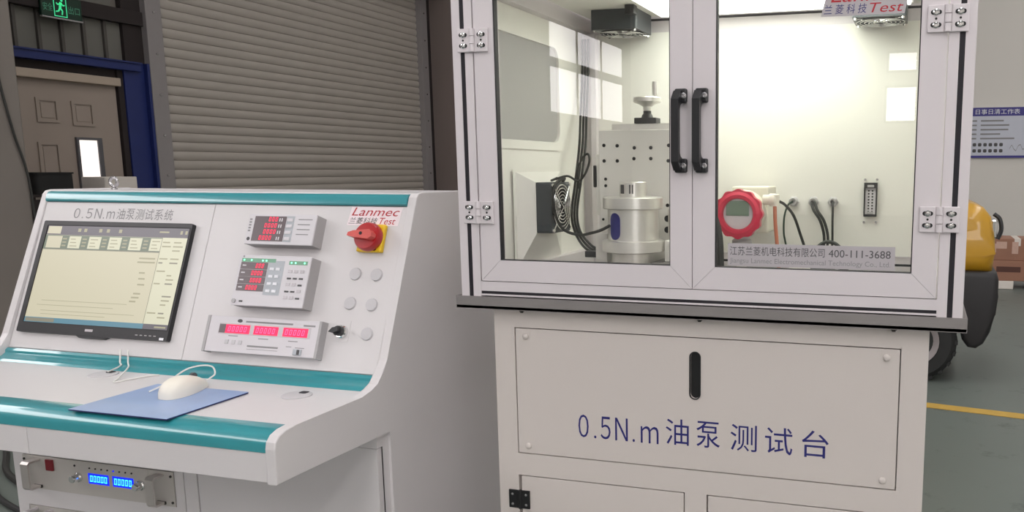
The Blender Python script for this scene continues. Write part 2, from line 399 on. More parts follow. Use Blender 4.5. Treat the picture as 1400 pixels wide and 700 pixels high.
for k in range(5):
    obj('cladding_rib', box(NB(), XL + .02, XL + .05, 4.3 + k * .22, 4.33 + k * .22, 2.29, 2.66), 'strip_rib', cl)
tagS(struct('trim_6', box(NB(), XL, XL + .10, 4.2, 5.59, 2.66, 2.80, .005), 'dark_brown'), 'dark steel beam carrying the exit sign', 'beam')
tagS(struct('trim_7', box(NB(), XL, XL + .03, 4.2, 5.3, 2.80, 4.4), 'strip'), 'grey cladding above the exit sign', 'cladding')

# exit sign
ex = thing('exit_sign', 'dark green exit sign with lit running figure over the door', 'sign', (XL + .11, 4.78, 2.6))
sx = XL + .105
obj('sign_body', box(NB(), sx, sx + .03, 4.595, 4.985, 2.615, 2.81, .006), 'sign_green', ex)
fx = sx + .0315
obj('lettering', text(NB(), '安全', 4.61, 4.70, 2.665, 2.735, fx, 'x'), 'sign_dim', ex); obj('lettering', text(NB(), '出口', 4.85, 4.96, 2.665, 2.735, fx, 'x'), 'sign_dim', ex)
bm = NB()
ring(bm, rect(4.71, 4.835, 2.625, 2.80), rect(4.718, 4.827, 2.633, 2.792), fx, fx + .001, 'x')
def limb(a, b, wd):
    d = Vector((b[0] - a[0], b[1] - a[1])); n = Vector((-d.y, d.x)).normalized() * wd / 2
    prism(bm, [(a[0] + n.x, a[1] + n.y), (a[0] - n.x, a[1] - n.y), (b[0] - n.x, b[1] - n.y), (b[0] + n.x, b[1] + n.y)], fx, fx + .001, 'x')
prism(bm, circ(4.79, 2.775, .012, 12), fx, fx + .001, 'x')
for a, b, wd in (((4.782, 2.757), (4.77, 2.705), .024), ((4.78, 2.75), (4.752, 2.733), .011), ((4.752, 2.733), (4.738, 2.748), .011), ((4.782, 2.75), (4.803, 2.728), .011), ((4.803, 2.728), (4.817, 2.737), .011),
                 ((4.77, 2.705), (4.792, 2.682), .014), ((4.792, 2.682), (4.785, 2.645), .013), ((4.768, 2.705), (4.755, 2.675), .014), ((4.755, 2.675), (4.727, 2.668), .012)): limb(a, b, wd)
obj('running_figure', bm, 'sign_lit', ex)
obj('sign_edge', box(NB(), sx, sx + .034, 4.595, 4.985, 2.603, 2.615), 'meter_side', ex)
ex.location.y -= .085; ex.location.z -= .02

# roller shutter
sh = thing('roller_shutter', 'closed grey-brown roller shutter with horizontal slats in the side wall', 'shutter', (XL, 8.2, 0))
P_ = .10
prof = [(XL + .02, 0.0), (XL + .034, .003), (XL + .046, .02), (XL + .052, .05), (XL + .047, .08), (XL + .036, .097), (XL + .02, .1)]
bm = NB(); prism(bm, prof, 5.78, 10.66, 'y')
s0 = obj('slat', bm, 'shutter', sh, smooth=True)
for k in range(1, 40):
    s = s0.copy(); COL.objects.link(s); s.parent = sh; s.location = (0, 0, k * P_)
for y0, y1 in ((5.60, 5.79), (10.62, 10.80)):
    bm = NB(); box(bm, XL, XL + .13, y0, y1, 0, 4.1, .004)
    r = obj('guide_rail', bm, 'shutter_rail', sh)
    for k in range(9): obj('bolt', cyl(NB(), (XL + .13, (y0 + y1) / 2, .3 + k * .42), .012, .01, 'x', 8), 'screw', r)
obj('drum_housing', box(NB(), XL, XL + .5, 5.6, 10.8, 4.0, 4.5, .02), 'shutter_rail', sh)
tagS(struct('trim_8', box(NB(), XL, XL + .05, 10.81, 11.0, 0, ZC), 'dark_brown'), 'dark strip painted for the shaded gap between shutter rail and brown column', 'painted gap')  # gap shade put into the strip colour
single('brown_column', box(NB(), XL, -5.7, 11.0, YB - .001, 0, ZC, .01), 'hall_dark', 'wide brown-grey column beyond the roller shutter', 'column')

# tan carton and invented dark tub on a crate, seen over the console top
single('carton', box(NB(), -6.55, -6.3, 4.46, 4.83, .991, 1.135, .008, T=Matrix.Translation((-6.4, 4.65, 0)) @ Matrix.Rotation(.12, 4, 'Z') @ Matrix.Translation((6.4, -4.65, 0))), 'foam', 'pale flat carton on the dark crate in front of the taupe door', 'box')
bn = thing('bin', 'invented dark tub standing in for a dark area by the taupe door', 'bin', (-6.5, 4.1, .991))  # tub shape invented to fill a dark area of unknown cause
bm = NB(); ring(bm, rrect(-6.62, -6.38, 3.93, 4.27, .04, 5), rrect(-6.60, -6.40, 3.95, 4.25, .035, 5), .991, 1.165); obj('stand_in_wall', bm, 'rubber', bn)
obj('stand_in_bottom', prism(NB(), rrect(-6.60, -6.40, 3.95, 4.25, .035, 5), .992, .998), 'rubber', bn)
obj('stand_in_rim', ring(NB(), rrect(-6.63, -6.37, 3.92, 4.28, .045, 5), rrect(-6.60, -6.40, 3.95, 4.25, .035, 5), 1.165, 1.178), 'rubber', bn)
cr = thing('crate', 'dark wooden crate carrying the pale carton and the dark stand-in tub', 'crate', (-6.45, 4.4, 0))
for k in range(6): obj('plank', box(NB(), -6.75, -6.25, 3.75, 3.78, .01 + k * .16, .15 + k * .16, .004), 'dark_brown', cr)
for k in range(6): obj('plank', box(NB(), -6.28, -6.25, 3.78, 5.0, .01 + k * .16, .15 + k * .16, .004), 'dark_brown', cr)
obj('lid', box(NB(), -6.75, -6.25, 3.75, 5.0, .97, .99, .002), 'dark_brown', cr)
for x in (-6.74, -6.316):
    for y in (3.785, 4.94): obj('corner_post', box(NB(), x, x + .03, y, y + .05, 0, .969), 'dark_brown', cr)

# notice board on the back wall
nb = thing('notice_board', 'pale notice board with violet title band on the back wall', 'notice board', (2.1, YB, 1.35))
yb = YB - .03
obj('board', box(NB(), 1.42, 2.85, yb, YB - .001, 1.37, 2.11, .003), 'poster', nb)
obj('title_band', box(NB(), 1.42, 2.85, yb - .002, yb, 1.985, 2.11), 'poster_band', nb)
obj('footer_band', box(NB(), 1.42, 2.85, yb - .002, yb, 1.37, 1.405), 'poster_band', nb)
bm = NB(); text(bm, '日事日清工作表', 1.62, 2.24, 2.01, 2.085, yb - .003, 'y'); obj('title_lettering', bm, 'white_text', nb)
for k, x1 in enumerate((2.02, 2.10, 2.09, 1.98, 2.18)):
    z = 1.905 - k * .065; obj('text_line', prism(NB(), rect(1.58, 1.645, z, z + .022), yb - .003, yb - .002, 'y'), 'mid_text', nb); obj('text_line', prism(NB(), rect(1.70, x1, z, z + .022), yb - .003, yb - .002, 'y'), 'mid_text', nb)
for j in range(2):
    for k in range(6): obj('pictogram', prism(NB(), rrect(1.60 + k * .075, 1.65 + k * .075, 1.54 - j * .09, 1.59 - j * .09, .015, 3), yb - .003, yb - .002, 'y'), 'grey_text', nb)
bm = NB(); zz = [(2.12 + k * .03, 1.50 + .05 * math.sin(k * 1.7) + k * .004) for k in range(22)]
for a, b in zip(zz, zz[1:]): prism(bm, [(a[0], a[1]), (b[0], b[1]), (b[0], b[1] + .012), (a[0], a[1] + .012)], yb - .003, yb - .002, 'y')
obj('chart_line', bm, 'mid_text', nb)

# floor marking
bm = NB(); prism(bm, [(.2, 2.955), (.2, 3.045), (3.6, 2.45), (3.6, 2.36)], .0005, .003)
single('floor_line', bm, 'yellow_line', 'yellow painted line on the green-grey floor', 'floor marking')

# cartons by the back wall
def carton(x0, x1, y0, y1, z0, z1, label):
    r = thing('carton', label, 'box', ((x0 + x1) / 2, (y0 + y1) / 2, z0), 'brown cartons beyond the truck')
    obj('box_body', box(NB(), x0, x1, y0, y1, z0, z1, .006), 'carton', r)
    if z0 > .2: obj('tape', box(NB(), (x0 + x1) / 2 - .03, (x0 + x1) / 2 + .03, y0 - .001, y1 + .001, z1 - .07, z1 + .001), 'foam', r)
    if z0 < .2: obj('print_band', prism(NB(), rect(x0 + .13, x0 + .36, z0 + .09, z0 + .145), y0 - .0015, y0 - .0005, 'y'), 'carton_print', r)
    else:
        for q0, q1, h0, h1 in ((.03, .10, .08, .17), (.10, .20, .12, .19), (.25, .31, .07, .19)): obj('pale_mark', prism(NB(), rect(x0 + q0, x0 + q1, z0 + h0, z0 + h1), y0 - .0015, y0 - .0005, 'y'), 'carton_mark', r)  # pale marks on the front of the upper carton
carton(1.55, 2.15, 7.5, 7.95, .29, .51, 'brown carton on top of another by the back wall')
carton(1.53, 2.17, 7.48, 7.97, .085, .289, 'brown carton under another, standing on white blocks')
for x in (1.66, 2.0): single('packing_block', box(NB(), x - .02, x + .19 - .02, 7.47, 7.95, .001, .0845, .006), 'foam', ('white packing block under the carton corner beside the truck' if x < 1.9 else 'white packing block under the cartons, farther from the truck'), 'block', 'white blocks under the cartons')

# yellow and black truck parked behind the bench
tk = thing('industrial_truck', 'yellow and black industrial truck parked behind the test bench', 'truck', (.3, 3.95, 0))
T0, T1 = 3.36, 4.2
near = lambda pts: [(.917 + (x - .917) * .955, 1.207 + (z - 1.207) * .955) for x, z in pts]
hood = [(-.7, .6), (1.325, .6), (1.335, .72), (1.33, .84), (1.305, .93), (1.26, .985), (1.2, 1.012), (1.0, 1.02), (.2, 1.02), (.1, .98), (.05, .8), (-.7, .75)]
def bev_prism(pts, a0, a1, axis, b):
    bm = NB(); prism(bm, pts, a0, a1, axis)
    es = [e for e in bm.edges if abs((e.verts[0].co - e.verts[1].co)[1 if axis == 'y' else 0]) < 1e-6]
    bmesh.ops.bevel(bm, geom=es, offset=b, segments=4, affect='EDGES', profile=.5); return bm
obj('hood', bev_prism(near(hood), T0 + .03, T1 - .03, 'y', .09), 'yellow_paint', tk, 'soft')
low = [(-.9, .22), (.62, .22), (.64, .42), (.74, .53), (.9, .56), (1.06, .52), (1.13, .42), (1.15, .30), (1.17, .21), (1.205, .165), (1.25, .16), (1.29, .19), (1.325, .26), (1.348, .37), (1.358, .48), (1.358, .57), (1.345, .615), (-.9, .615)]
obj('bumper', bev_prism(near(low), T0, T1, 'y', .03), 'truck_black', tk, 'soft')
obj('hood_reflection', box(NB(), 1.285, 1.322, 3.45, 3.55, .82, .93, .012), 'chrome', tk)  # chrome block added for the light and dark reflection on the hood end
obj('hood_catch', tube(NB(), [(1.30, 3.46, .96), (1.332, 3.46, .93), (1.342, 3.46, .87), (1.325, 3.46, .82)], .012), 'black', tk, True)
for x, y in ((.9, T0 + .0), (.9, T1 - .2), (-.6, T0), (-.6, T1 - .2)):
    bm = NB(); r = .235
    lathe(bm, [(.13, .02), (.142, 0), (r - .03, 0), (r, .03), (r, .15), (r - .03, .18), (.11, .18)], (x, y, r), 'y', 32)
    wheel = obj('tyre', bm, 'rubber', tk, True)
    bm = NB(); lathe(bm, [(0, .02), (.05, .02), (.06, .035), (.09, .04), (.115, .008), (.138, -.004), (.142, .02), (.142, .15), (0, .15)], (x, y, r), 'y', 28); obj('hub', bm, 'hub', wheel, True)
    for k in range(5): obj('wheel_nut', cyl(NB(), (x + .075 * math.cos(k * 2 * PI / 5), y + .035, r + .075 * math.sin(k * 2 * PI / 5)), .01, .02, 'y', 6), 'dark_screw', wheel)
    bm = NB()
    for k in range(22):
        a = 2 * PI * k / 22
        box(bm, r - .012, r + .004, .01, .17, -.012, .012, T=Matrix.Translation((x, y, r)) @ Matrix.Rotation(a, 4, 'Y'))
    t_ = obj('tread', bm, 'rubber', wheel)

# ================================================================== THE TEST BENCH
tb = thing('test_bench', 'white pump test bench with aluminium glazed enclosure over a steel cabinet', 'test bench', (.5, .33, 0))
CF = .02                    # cabinet front plane
TZ = .95                    # top of the steel tray
# base cabinet -------------------------------------------------------
CX0, CX1, CB = .074, .938, .62
bm = NB(); box(bm, CX0, CX1, CF + .02, CB, .06, TZ - .026, .003)
cab = obj('cabinet_body', bm, 'stand', tb)
# front frame: stiles and rails round the cover plate and the two doors
fr = NB()
PX0, PX1, PZ0, PZ1 = .119, .8905, .616, .8855       # cover plate opening
DZ1, DZ0 = .569, .12
A0, A1, B0, B1 = .122, .4835, .528, .8895           # lower door openings
for x0, x1, z0, z1 in ((CX0, PX0, .06, TZ - .026), (PX1, CX1, .06, TZ - .026), (PX0, PX1, PZ1, TZ - .026), (PX0, PX1, DZ1, PZ0), (PX0, PX1, .06, DZ0), (A1, B0, DZ0, DZ1)):
    box(fr, x0, x1, CF, CF + .022, z0, z1)
obj('front_frame', fr, 'stand', tb)
cp = obj('cover_plate', ring(NB(), rect(PX0 + .0022, PX1 - .0022, PZ0 + .0022, PZ1 - .0022) and rrect(PX0 + .0022, PX1 - .0022, PZ0 + .0022, PZ1 - .0022, .002, 4), rrect(.4945, .5135, .763, .855, .0094, 4), CF + .001, CF + .012, 'y'), 'stand', tb)
obj('slot_cover', prism(NB(), rrect(.4945, .5135, .763, .855, .0094, 6), CF + .006, CF + .011, 'y'), 'satin_black', cp, label='black slot in the cover plate')
obj('slot_rim', ring(NB(), rrect(.4925, .5155, .761, .857, .0112, 6), rrect(.4945, .5135, .763, .855, .0094, 6), CF - .0005, CF + .004, 'y'), 'black', cp)
for x, z in ((PX0 + .025, PZ1 - .018), (PX1 - .025, PZ1 - .018), (PX0 + .025, PZ0 + .018), (PX1 - .025, PZ0 + .018)):
    obj('screw_cap', lathe(NB(), [(.0065, 0), (.0065, -.003), (.004, -.005), (0, -.0055)], (x, CF + .001, z), 'y', 16), 'stand', cp, True)
bm = NB(); a_ = CF + .0006
row(bm, (('０', .257, .2795, .6635, .7115), ('．', .291, .296, .6635, .6695), ('５', .3055, .327, .6635, .7110), ('Ｎ', .337, .3640, .6635, .7110), ('．', .374, .379, .6635, .6695), ('ｍ', .3915, .429, .6635, .6985)), a_, 'y')
obj('lettering', bm, 'blue_text', cp, label='navy lettering 0.5N.m'); a_ = CF + .0006
for ch, x0, x1 in (('油', .444, .4915), ('泵', .507, .5545), ('测', .5755, .6275), ('试', .6435, .6965), ('台', .7145, .7650)):
    obj('character', text(NB(), ch, x0, x1, .6655, .7185, a_, 'y'), 'blue_text', cp, label='navy character ' + ch)
for x0, x1, hx in ((A0, A1, A0), (B0, B1, B1)):
    d = obj('cabinet_door', box(NB(), x0 + .0025, x1 - .0025, CF + .001, CF + .018, DZ0 + .0025, DZ1 - .0025, .0015), 'stand', tb)
    sgn = 1 if hx == A0 else -1
    for hz in (.495, .2):
        bm = NB()
        box(bm, hx - .026, hx - .003, CF - .003, CF + .0002, hz, hz + .04, .001); box(bm, hx + .003, hx + .022, CF - .003, CF + .0008, hz, hz + .04, .001)
        cyl(bm, (hx, CF - .002, hz), .0042, .04, 'z', 12)
        for x in (hx - .017, hx + .014):
            for z in (hz + .009, hz + .031): lathe(bm, [(.003, 0), (.0028, -.0012), (0, -.0016)], (x, CF - .003, z), 'y', 10, mi=1)
        obj('hinge', bm, ['satin_black', 'screw'], d, label='black butt hinge')
    obj('door_latch', prism(NB(), rrect((x1 - .05) if sgn > 0 else (x0 + .03), (x1 - .03) if sgn > 0 else (x0 + .05), .33, .40, .006, 3), CF - .004, CF + .001, 'y'), 'black', d)
for x in (CX0 + .05, CX1 - .05):
    for y in (.1, .55): obj('levelling_foot', lathe(NB(), [(.03, 0), (.03, .008), (.012, .015), (.008, .02), (.008, .062)], (x, y, 0), 'z', 16), 'dark_screw', tb, True)
# steel tray ---------------------------------------------------------
bm = NB(); box(bm, .001, 1.0, -.003, .70, TZ - .0255, TZ - .018, .001)
for x0, x1, y0, y1 in ((.001, 1.0, -.003, 0), (.001, .004, 0, .70), (.997, 1.0, 0, .70), (.004, .997, .697, .70)): box(bm, x0, x1, y0, y1, TZ - .0256, TZ)
box(bm, .004, .997, .0, .697, TZ - .018, TZ - .0015)
obj('steel_tray', bm, 'tray', tb)
for x in (.143, .516, .876):
    obj('tray_bolt', lathe(NB(), [(.0055, 0), (.0055, -.003), (.0035, -.004), (.0035, -.006)], (x, .008, TZ - .0255), 'z', 6), 'dark_screw', tb)
# aluminium frame ----------------------------------------------------
P0, P1 = .0135, .0575      # left post, front face
Q0, Q1 = .9475, .9915      # right post
ET = 1.62                  # top of the frame
FD = .665                  # rear of the frame
def post(x0, x1, y0, y1, z0, z1, slot_front=True):
    """extruded profile upright with a covered T-slot in front."""
    c = (x0 + x1) / 2; s = .0047
    pts = [(x0, y0), (c - s, y0), (c - s, y0 + .003), (c + s, y0 + .003), (c + s, y0), (x1, y0), (x1, y1), (x0, y1)]
    p = obj('post', prism(NB(), pts if slot_front else rect(x0, x1, y0, y1), z0, z1), 'alu', tb)
    if slot_front: obj('slot_cover', box(NB(), c - s, c + s, y0 + .0012, y0 + .0029, z0, z1), 'slot', p)
for x0, x1 in ((P0, P1), (Q0, Q1)):
    post(x0, x1, 0, .044, TZ - .001, ET); post(x0, x1, FD - .044, FD, TZ - .001, ET, False)
def hrail(x0, x1, y0, z0, z1, sz):
    pts = [(y0, z0), (y0, sz - .003), (y0 + .003, sz - .003), (y0 + .003, sz + .003), (y0, sz + .003), (y0, z1), (y0 + .04, z1), (y0 + .04, z0)]
    p = obj('rail', prism(NB(), pts, x0, x1, 'x'), 'alu', tb)
    obj('slot_cover', box(NB(), x0, x1, y0 + .0012, y0 + .0029, sz - .003, sz + .003), 'slot', p)
hrail(P1, Q0, .001, TZ + .002, .981, .9585)
hrail(P1, Q0, .001, 1.578, ET, 1.60)
hrail(P1, Q0, FD - .041, TZ + .002, .99, .97)
hrail(P1, Q0, FD - .041, 1.555, ET, 1.587)
for x0 in (P0, Q0):
    for z0, z1 in ((TZ - .001, .992), (1.56, ET)): obj('side_rail', box(NB(), x0 + .002, x0 + .042, .0445, FD - .0445, z0, z1, .001), 'alu', tb)
# chamber panels -----------------------------------------------------
LW = .032                  # inner face of the left panel
WY0, WY1, WZ0, WZ1 = .10, .455, 1.272, 1.50
lp = obj('left_panel', ring(NB(), rrect(.046, FD - .046, .992, 1.56, .0005, 5), rrect(WY0, WY1, WZ0, WZ1, .03, 5), LW - .003, LW, 'x'), 'wall_white', tb)
obj('side_window_frame', ring(NB(), rrect(WY0 - .02, WY1 + .024, WZ0 - .02, WZ1 + .02, .04, 5), rrect(WY0, WY1, WZ0, WZ1, .03, 5), LW, LW + .004, 'x'), 'wall_white', lp)
obj('side_window_pane', prism(NB(), rrect(WY0 - .003, WY1 + .003, WZ0 - .003, WZ1 + .003, .032, 5), LW - .006, LW - .0032, 'x'), 'acrylic', lp)
obj('right_panel', box(NB(), .968, .971, .046, FD - .046, .992, 1.56), 'wall_white', tb)
obj('corner_strip', box(NB(), .0600, .0755, .600, .6195, .992, 1.555, .001), 'alu', tb)
obj('corner_slot', box(NB(), .0578, .0600, .606, .6195, .992, 1.555), 'slot', tb)
BY = .62                   # inner face of the rear panel
obj('rear_panel', box(NB(), P1 + .001, Q0 - .001, BY, BY + .003, .992, 1.555), 'wall_white', tb)
obj('roof_panel', box(NB(), P1 + .001, Q0 - .001, .0455, FD - .0455, 1.594, 1.597), 'wall_white', tb)
obj('chamber_floor', box(NB(), P1 + .002, Q0 - .002, .045, FD - .046, TZ - .001, TZ + .006, .001), 'tray', tb)
# glazed doors -------------------------------------------------------
def mitre_frame(x0, x1, z0, z1, w_, y0, y1):
    bm = NB(); g = .00035
    i0, i1, k0, k1 = x0 + w_, x1 - w_, z0 + w_, z1 - w_
    for pts in ([(x0 + g, z0), (x1 - g, z0), (i1 - g, k0), (i0 + g, k0)], [(x0 + g, z1), (i0 + g, k1), (i1 - g, k1), (x1 - g, z1)],
                [(x0, z0 + g), (i0, k0 + g), (i0, k1 - g), (x0, z1 - g)], [(x1, z0 + g), (x1, z1 - g), (i1, k1 - g), (i1, k0 + g)]):
        prism(bm, pts, y0, y1, 'y')
    return bm
DW = .0425
def hinge_mesh(cx, z0, s):
    """two-leaf cast hinge about x = cx; s = side of the door leaf."""
    h = .0445; y = -.0005
    b = NB()
    box(b, cx - .033, cx - .006, y - .005, y, z0, z0 + h, .0012); box(b, cx + .006, cx + .033, y - .005, y, z0, z0 + h, .0012)
    for k in range(3): cyl(b, (cx, y - .005, z0 + k * h / 3 + .0006), .0058, h / 3 - .0012, 'z', 14)
    box(b, cx - .008, cx + .008, y - .004, y, z0, z0 + h)
    return b
def hinge_screws(b, cx, z0):
    for sx_ in (-1, 1):
        for z in (z0 + .012, z0 + .0325):
            prism(b, rrect(cx + sx_ * .0195 - .0088, cx + sx_ * .0195 + .0088, z - .0038, z + .0038, .0037, 4), -.0062, -.0056, 'y', mi=1)
            lathe(b, [(.0054, 0), (.0054, -.0015), (.0035, -.003), (.0015, -.0032), (.0015, -.002), (0, -.002)], (cx + sx_ * .0195, -.0060, z), 'y', 14, mi=2)
        prism(b, circ(cx + sx_ * .0195, z0 + .0222, .0020, 10), -.0062, -.0056, 'y', mi=1)
    return b
doors = []
for x0, x1, hx, hn in ((.0605, .5030, .0615, 'left'), (.5045, .9450, .9445, 'right')):
    z0, z1 = .9825, 1.5755
    d = obj('glazed_door', mitre_frame(x0, x1, z0, z1, DW, 0, .022), 'alu', tb)
    i0, i1, k0, k1 = x0 + DW, x1 - DW, z0 + DW, z1 - DW
    obj('gasket', ring(NB(), rect(i0 - .001, i1 + .001, k0 - .001, k1 + .001), rect(i0 + .002, i1 - .002, k0 + .0012, k1 - .0012), .002, .016, 'y'), 'slot', d)
    obj('glass_pane', box(NB(), i0 + .0005, i1 - .0005, .006, .011, k0 + .0005, k1 - .0005), 'glass', d, label='clear glass pane')
    hc = (P1 + x0) / 2 + .001 if hn == 'left' else (x1 + Q0) / 2 - .001
    for hz in (1.4325, 1.0985):
        obj('hinge', hinge_screws(hinge_mesh(hc, hz, 1), hc, hz), ['alu', 'satin_black', 'chrome'], d, label='cast aluminium hinge')
    # handle
    hx_ = .4825 if hn == 'left' else .5220
    bm = NB(); zt, zb = 1.352, 1.200
    for za, zc in ((zt - .026, zt), (zb, zb + .026)):
        box(bm, hx_ - .0105, hx_ + .0125, -.012, -.0003, za, zc, .003)
    bar = [(-.002, zb + .004), (-.016, zb + .004), (-.034, zb + .02), (-.034, zt - .02), (-.016, zt - .004), (-.002, zt - .004), (-.006, zt - .026), (-.018, zt - .03), (-.022, zt - .036), (-.022, zb + .036), (-.018, zb + .03), (-.006, zb + .026)]
    prism(bm, bar, hx_ - .0105, hx_ + .0035, 'x')
    for z in (zt - .013, zb + .013): lathe(bm, [(.0052, 0), (.0052, -.002), (.003, -.0025), (.0024, -.001), (0, -.001)], (hx_ + .0075, -.0122, z), 'y', 14, mi=1)
    obj('handle', bm, ['black', 'screw'], d, label='black plastic pull handle')
    doors.append(d)
gy = .0055
d = doors[1]
st = obj('company_sticker', prism(NB(), rect(.571, .8735, 1.0285, 1.0705), gy - .0003, gy, 'y'), 'sticker', d, label='silver sticker with company name and phone number')
bm = NB(); y = gy - .0005
text(bm, '江苏兰菱机电科技有限公司', .575, .750, 1.0485, 1.0650, y, 'y'); text(bm, '400-111-3688', .757, .866, 1.0495, 1.0630, y, 'y')
obj('sticker_lettering', bm, 'grey_text', d)
bm = NB(); text(bm, 'Jiangsu Lanmec Electromechanical Technology Co., Ltd.', .575, .866, 1.0315, 1.0435, y, 'y'); obj('sticker_lettering', bm, 'mid_text', d)
obj('logo_sticker', prism(NB(), [(.733, 1.468), (.874, 1.468), (.884, 1.518), (.745, 1.518)], gy - .0003, gy, 'y'), 'sticker', d, label='Lanmec Test logo sticker')
bm = NB(); text(bm, 'Lanmec', .750, .880, 1.491, 1.514, y, 'y', shear=.25); text(bm, 'Test', .816, .872, 1.4715, 1.4875, y, 'y', shear=.25); obj('logo_red_lettering', bm, 'red_text', d)
bm = NB(); text(bm, '兰 菱 科 技', .738, .811, 1.4715, 1.4875, y, 'y', shear=.15); obj('logo_dark_lettering', bm, 'blue_text', d)

# ================================================================== INSIDE THE CHAMBER
# ceiling lamp
lp_ = thing('led_lamp', 'flat white LED lamp under the enclosure roof', 'lamp', (.49, .45, 1.58))
obj('housing', box(NB(), .265, .88, .30, .56, 1.585, 1.5938, .002), 'alu', lp_)
obj('diffuser', box(NB(), .273, .872, .308, .552, 1.580, 1.5852, .001), 'led_lamp', lp_, label='bright diffuser')
# roof fans
def roof_fan(cx, cy, label):
    r = thing('roof_fan', label, 'fan', (cx, cy, 1.54), 'black fans under the enclosure roof')
    z = 1.546; a = .06
    obj('fan_frame', ring(NB(), rrect(cx - a, cx + a, cy - a, cy + a, .006, 6), circ(cx, cy, .055, 28)[14:] + circ(cx, cy, .055, 28)[:14], z, z + .0475, 'z'), 'fan_grey', r)
    obj('motor_hub', cyl(NB(), (cx, cy, z + .008), .022, .03, 'z', 18), 'satin_black', r)
    for k in range(7):
        T = Matrix.Translation((cx, cy, z + .022)) @ Matrix.Rotation(2 * PI * k / 7, 4, 'Z') @ Matrix.Rotation(.6, 4, 'X')
        obj('blade', box(NB(), .02, .052, -.012, .012, -.0008, .0008, T=T), 'satin_black', r)
    bm = NB()
    for q in (.016, .026, .036, .046, .055):
        tube(bm, [(cx + q * math.cos(t), cy + q * math.sin(t), z - .004) for t in [2 * PI * k / 20 for k in range(21)]], .0011, 5, 1)
    for t in (PI / 4, 3 * PI / 4): tube(bm, [(cx - .074 * math.cos(t), cy - .074 * math.sin(t), z - .0015), (cx + .074 * math.cos(t), cy + .074 * math.sin(t), z - .0015)], .0016, 5, 1)
    obj('finger_guard', bm, 'chrome', r, True)
    for sx_ in (-1, 1):
        for sy_ in (-1, 1): obj('screw', cyl(NB(), (cx + sx_ * .0525, cy + sy_ * .0525, z - .005), .004, .005, 'z', 8), 'chrome', r)
roof_fan(.17, .545, 'black roof fan beside the LED lamp, above the handwheel'); roof_fan(.805, .545, 'black roof fan behind the logo sticker')
bm = NB(); box(bm, .215, .239, .44, .465, 1.572, 1.5938, .002); single('limit_switch', bm, 'black', 'small black switch hanging from the enclosure roof', 'switch')
# side fan with shroud
sf = thing('side_fan', 'black fan with chrome guard on a white shroud, left chamber wall', 'fan', (LW, .31, .985))
bm = NB()
A = [(.205, .985), (.445, .985), (.445, 1.2), (.205, 1.2)]; B = [(.232, 1.062), (.336, 1.062), (.336, 1.177), (.232, 1.177)]
for i in range(4):
    j = (i + 1) % 4
    V = [bm.verts.new(v) for v in ((LW + .006, *A[i]), (LW + .006, *A[j]), (.073, *B[j]), (.073, *B[i]))]; bm.faces.new(V)
ring(bm, [(A[i][0] + (-.012 if i in (0, 3) else .012), A[i][1] + (0 if i < 2 else .006)) for i in range(4)], A, LW + .0045, LW + .006, 'x')
bmesh.ops.solidify(bm, geom=bm.faces[:], thickness=.001) if False else None
obj('shroud', bm, 'wall_white', sf)
fy, fz = .284, 1.1195
obj('fan_frame', ring(NB(), rrect(fy - .052, fy + .052, fz - .0575, fz + .0575, .005, 6), circ(fy, fz, .048, 28)[14:] + circ(fy, fz, .048, 28)[:14], .0735, .11, 'x'), 'fan_grey', sf)
obj('motor_hub', cyl(NB(), (.078, fy, fz), .02, .024, 'x', 18), 'satin_black', sf)
obj('fan_back', box(NB(), .0738, .075, fy - .05, fy + .05, fz - .05, fz + .05), 'satin_black', sf)
for k in range(7):
    T = Matrix.Translation((.09, fy, fz)) @ Matrix.Rotation(2 * PI * k / 7, 4, 'X') @ Matrix.Rotation(.6, 4, 'Y')
    obj('blade', box(NB(), -.0008, .0008, .018, .046, -.011, .011, T=T), 'satin_black', sf)
bm = NB()
for q in (.012, .019, .026, .033, .040, .047):
    tube(bm, [(.114, fy + q * math.cos(t), fz + q * 1.1 * math.sin(t)) for t in [2 * PI * k / 24 for k in range(25)]], .0013, 5, 1)
for s_ in (-1, 1): tube(bm, [(.1125, fy - .048, fz - s_ * .053), (.1165, fy, fz), (.1125, fy + .048, fz + s_ * .053)], .0022, 6, 1)
obj('finger_guard', bm, 'chrome', sf, True)
for a in (-1, 1):
    for b in (-1, 1): obj('screw', cyl(NB(), (.11, fy + a * .046, fz + b * .051), .004, .005, 'x', 8), 'chrome', sf)
single('fan_cable', tube(NB(), [(.10, fy + .035, fz + .056), (.125, fy - .01, fz + .066), (.125, fy - .065, fz + .05), (.125, fy - .07, fz + .0), (.135, fy - .05, fz - .045), (.17, fy - .04, fz - .06), (.22, .20, 1.068), (.258, .162, 1.078), (.281, .151, 1.088)], .0033), 'wire_black', 'thin dark cable looping past the side fan into the blue slot', 'cable', smooth=True)
# cable bundle in the corner
def cable(pts, r, m, label, group=None, name='cable'): return single(name, tube(NB(), pts, r), m, label, 'cable', group, True)
for k in range(3):
    o = k * .0082
    cable([(.048 + o, .58, 1.54), (.05 + o, .57, 1.45), (.064 + o, .52, 1.33), (.085 + o, .46, 1.263), (.085 + o * .9, .43, 1.173), (.078 + o * .9, .42, 1.10), (.085 + o * .9, .42, 1.055), (.112 + o * .9, .41, 1.018 + o * .5), (.15, .392 + o, 1.003 + o * .6), (.20, .38 + o, 1.0 + o * .6)], .0033, 'wire_black', 'black cable of the bundle running down the chamber corner', 'cable bundle in the chamber corner')
cable([(.100, .42, 1.16), (.104, .40, 1.20), (.118, .40, 1.232), (.132, .40, 1.243), (.136, .40, 1.225), (.124, .40, 1.195), (.105, .40, 1.178), (.085, .38, 1.19), (.06, .34, 1.178), (.095, .30, 1.186)], .0028, 'wire_black', 'thin black cable coiled in a loop on the bundle')
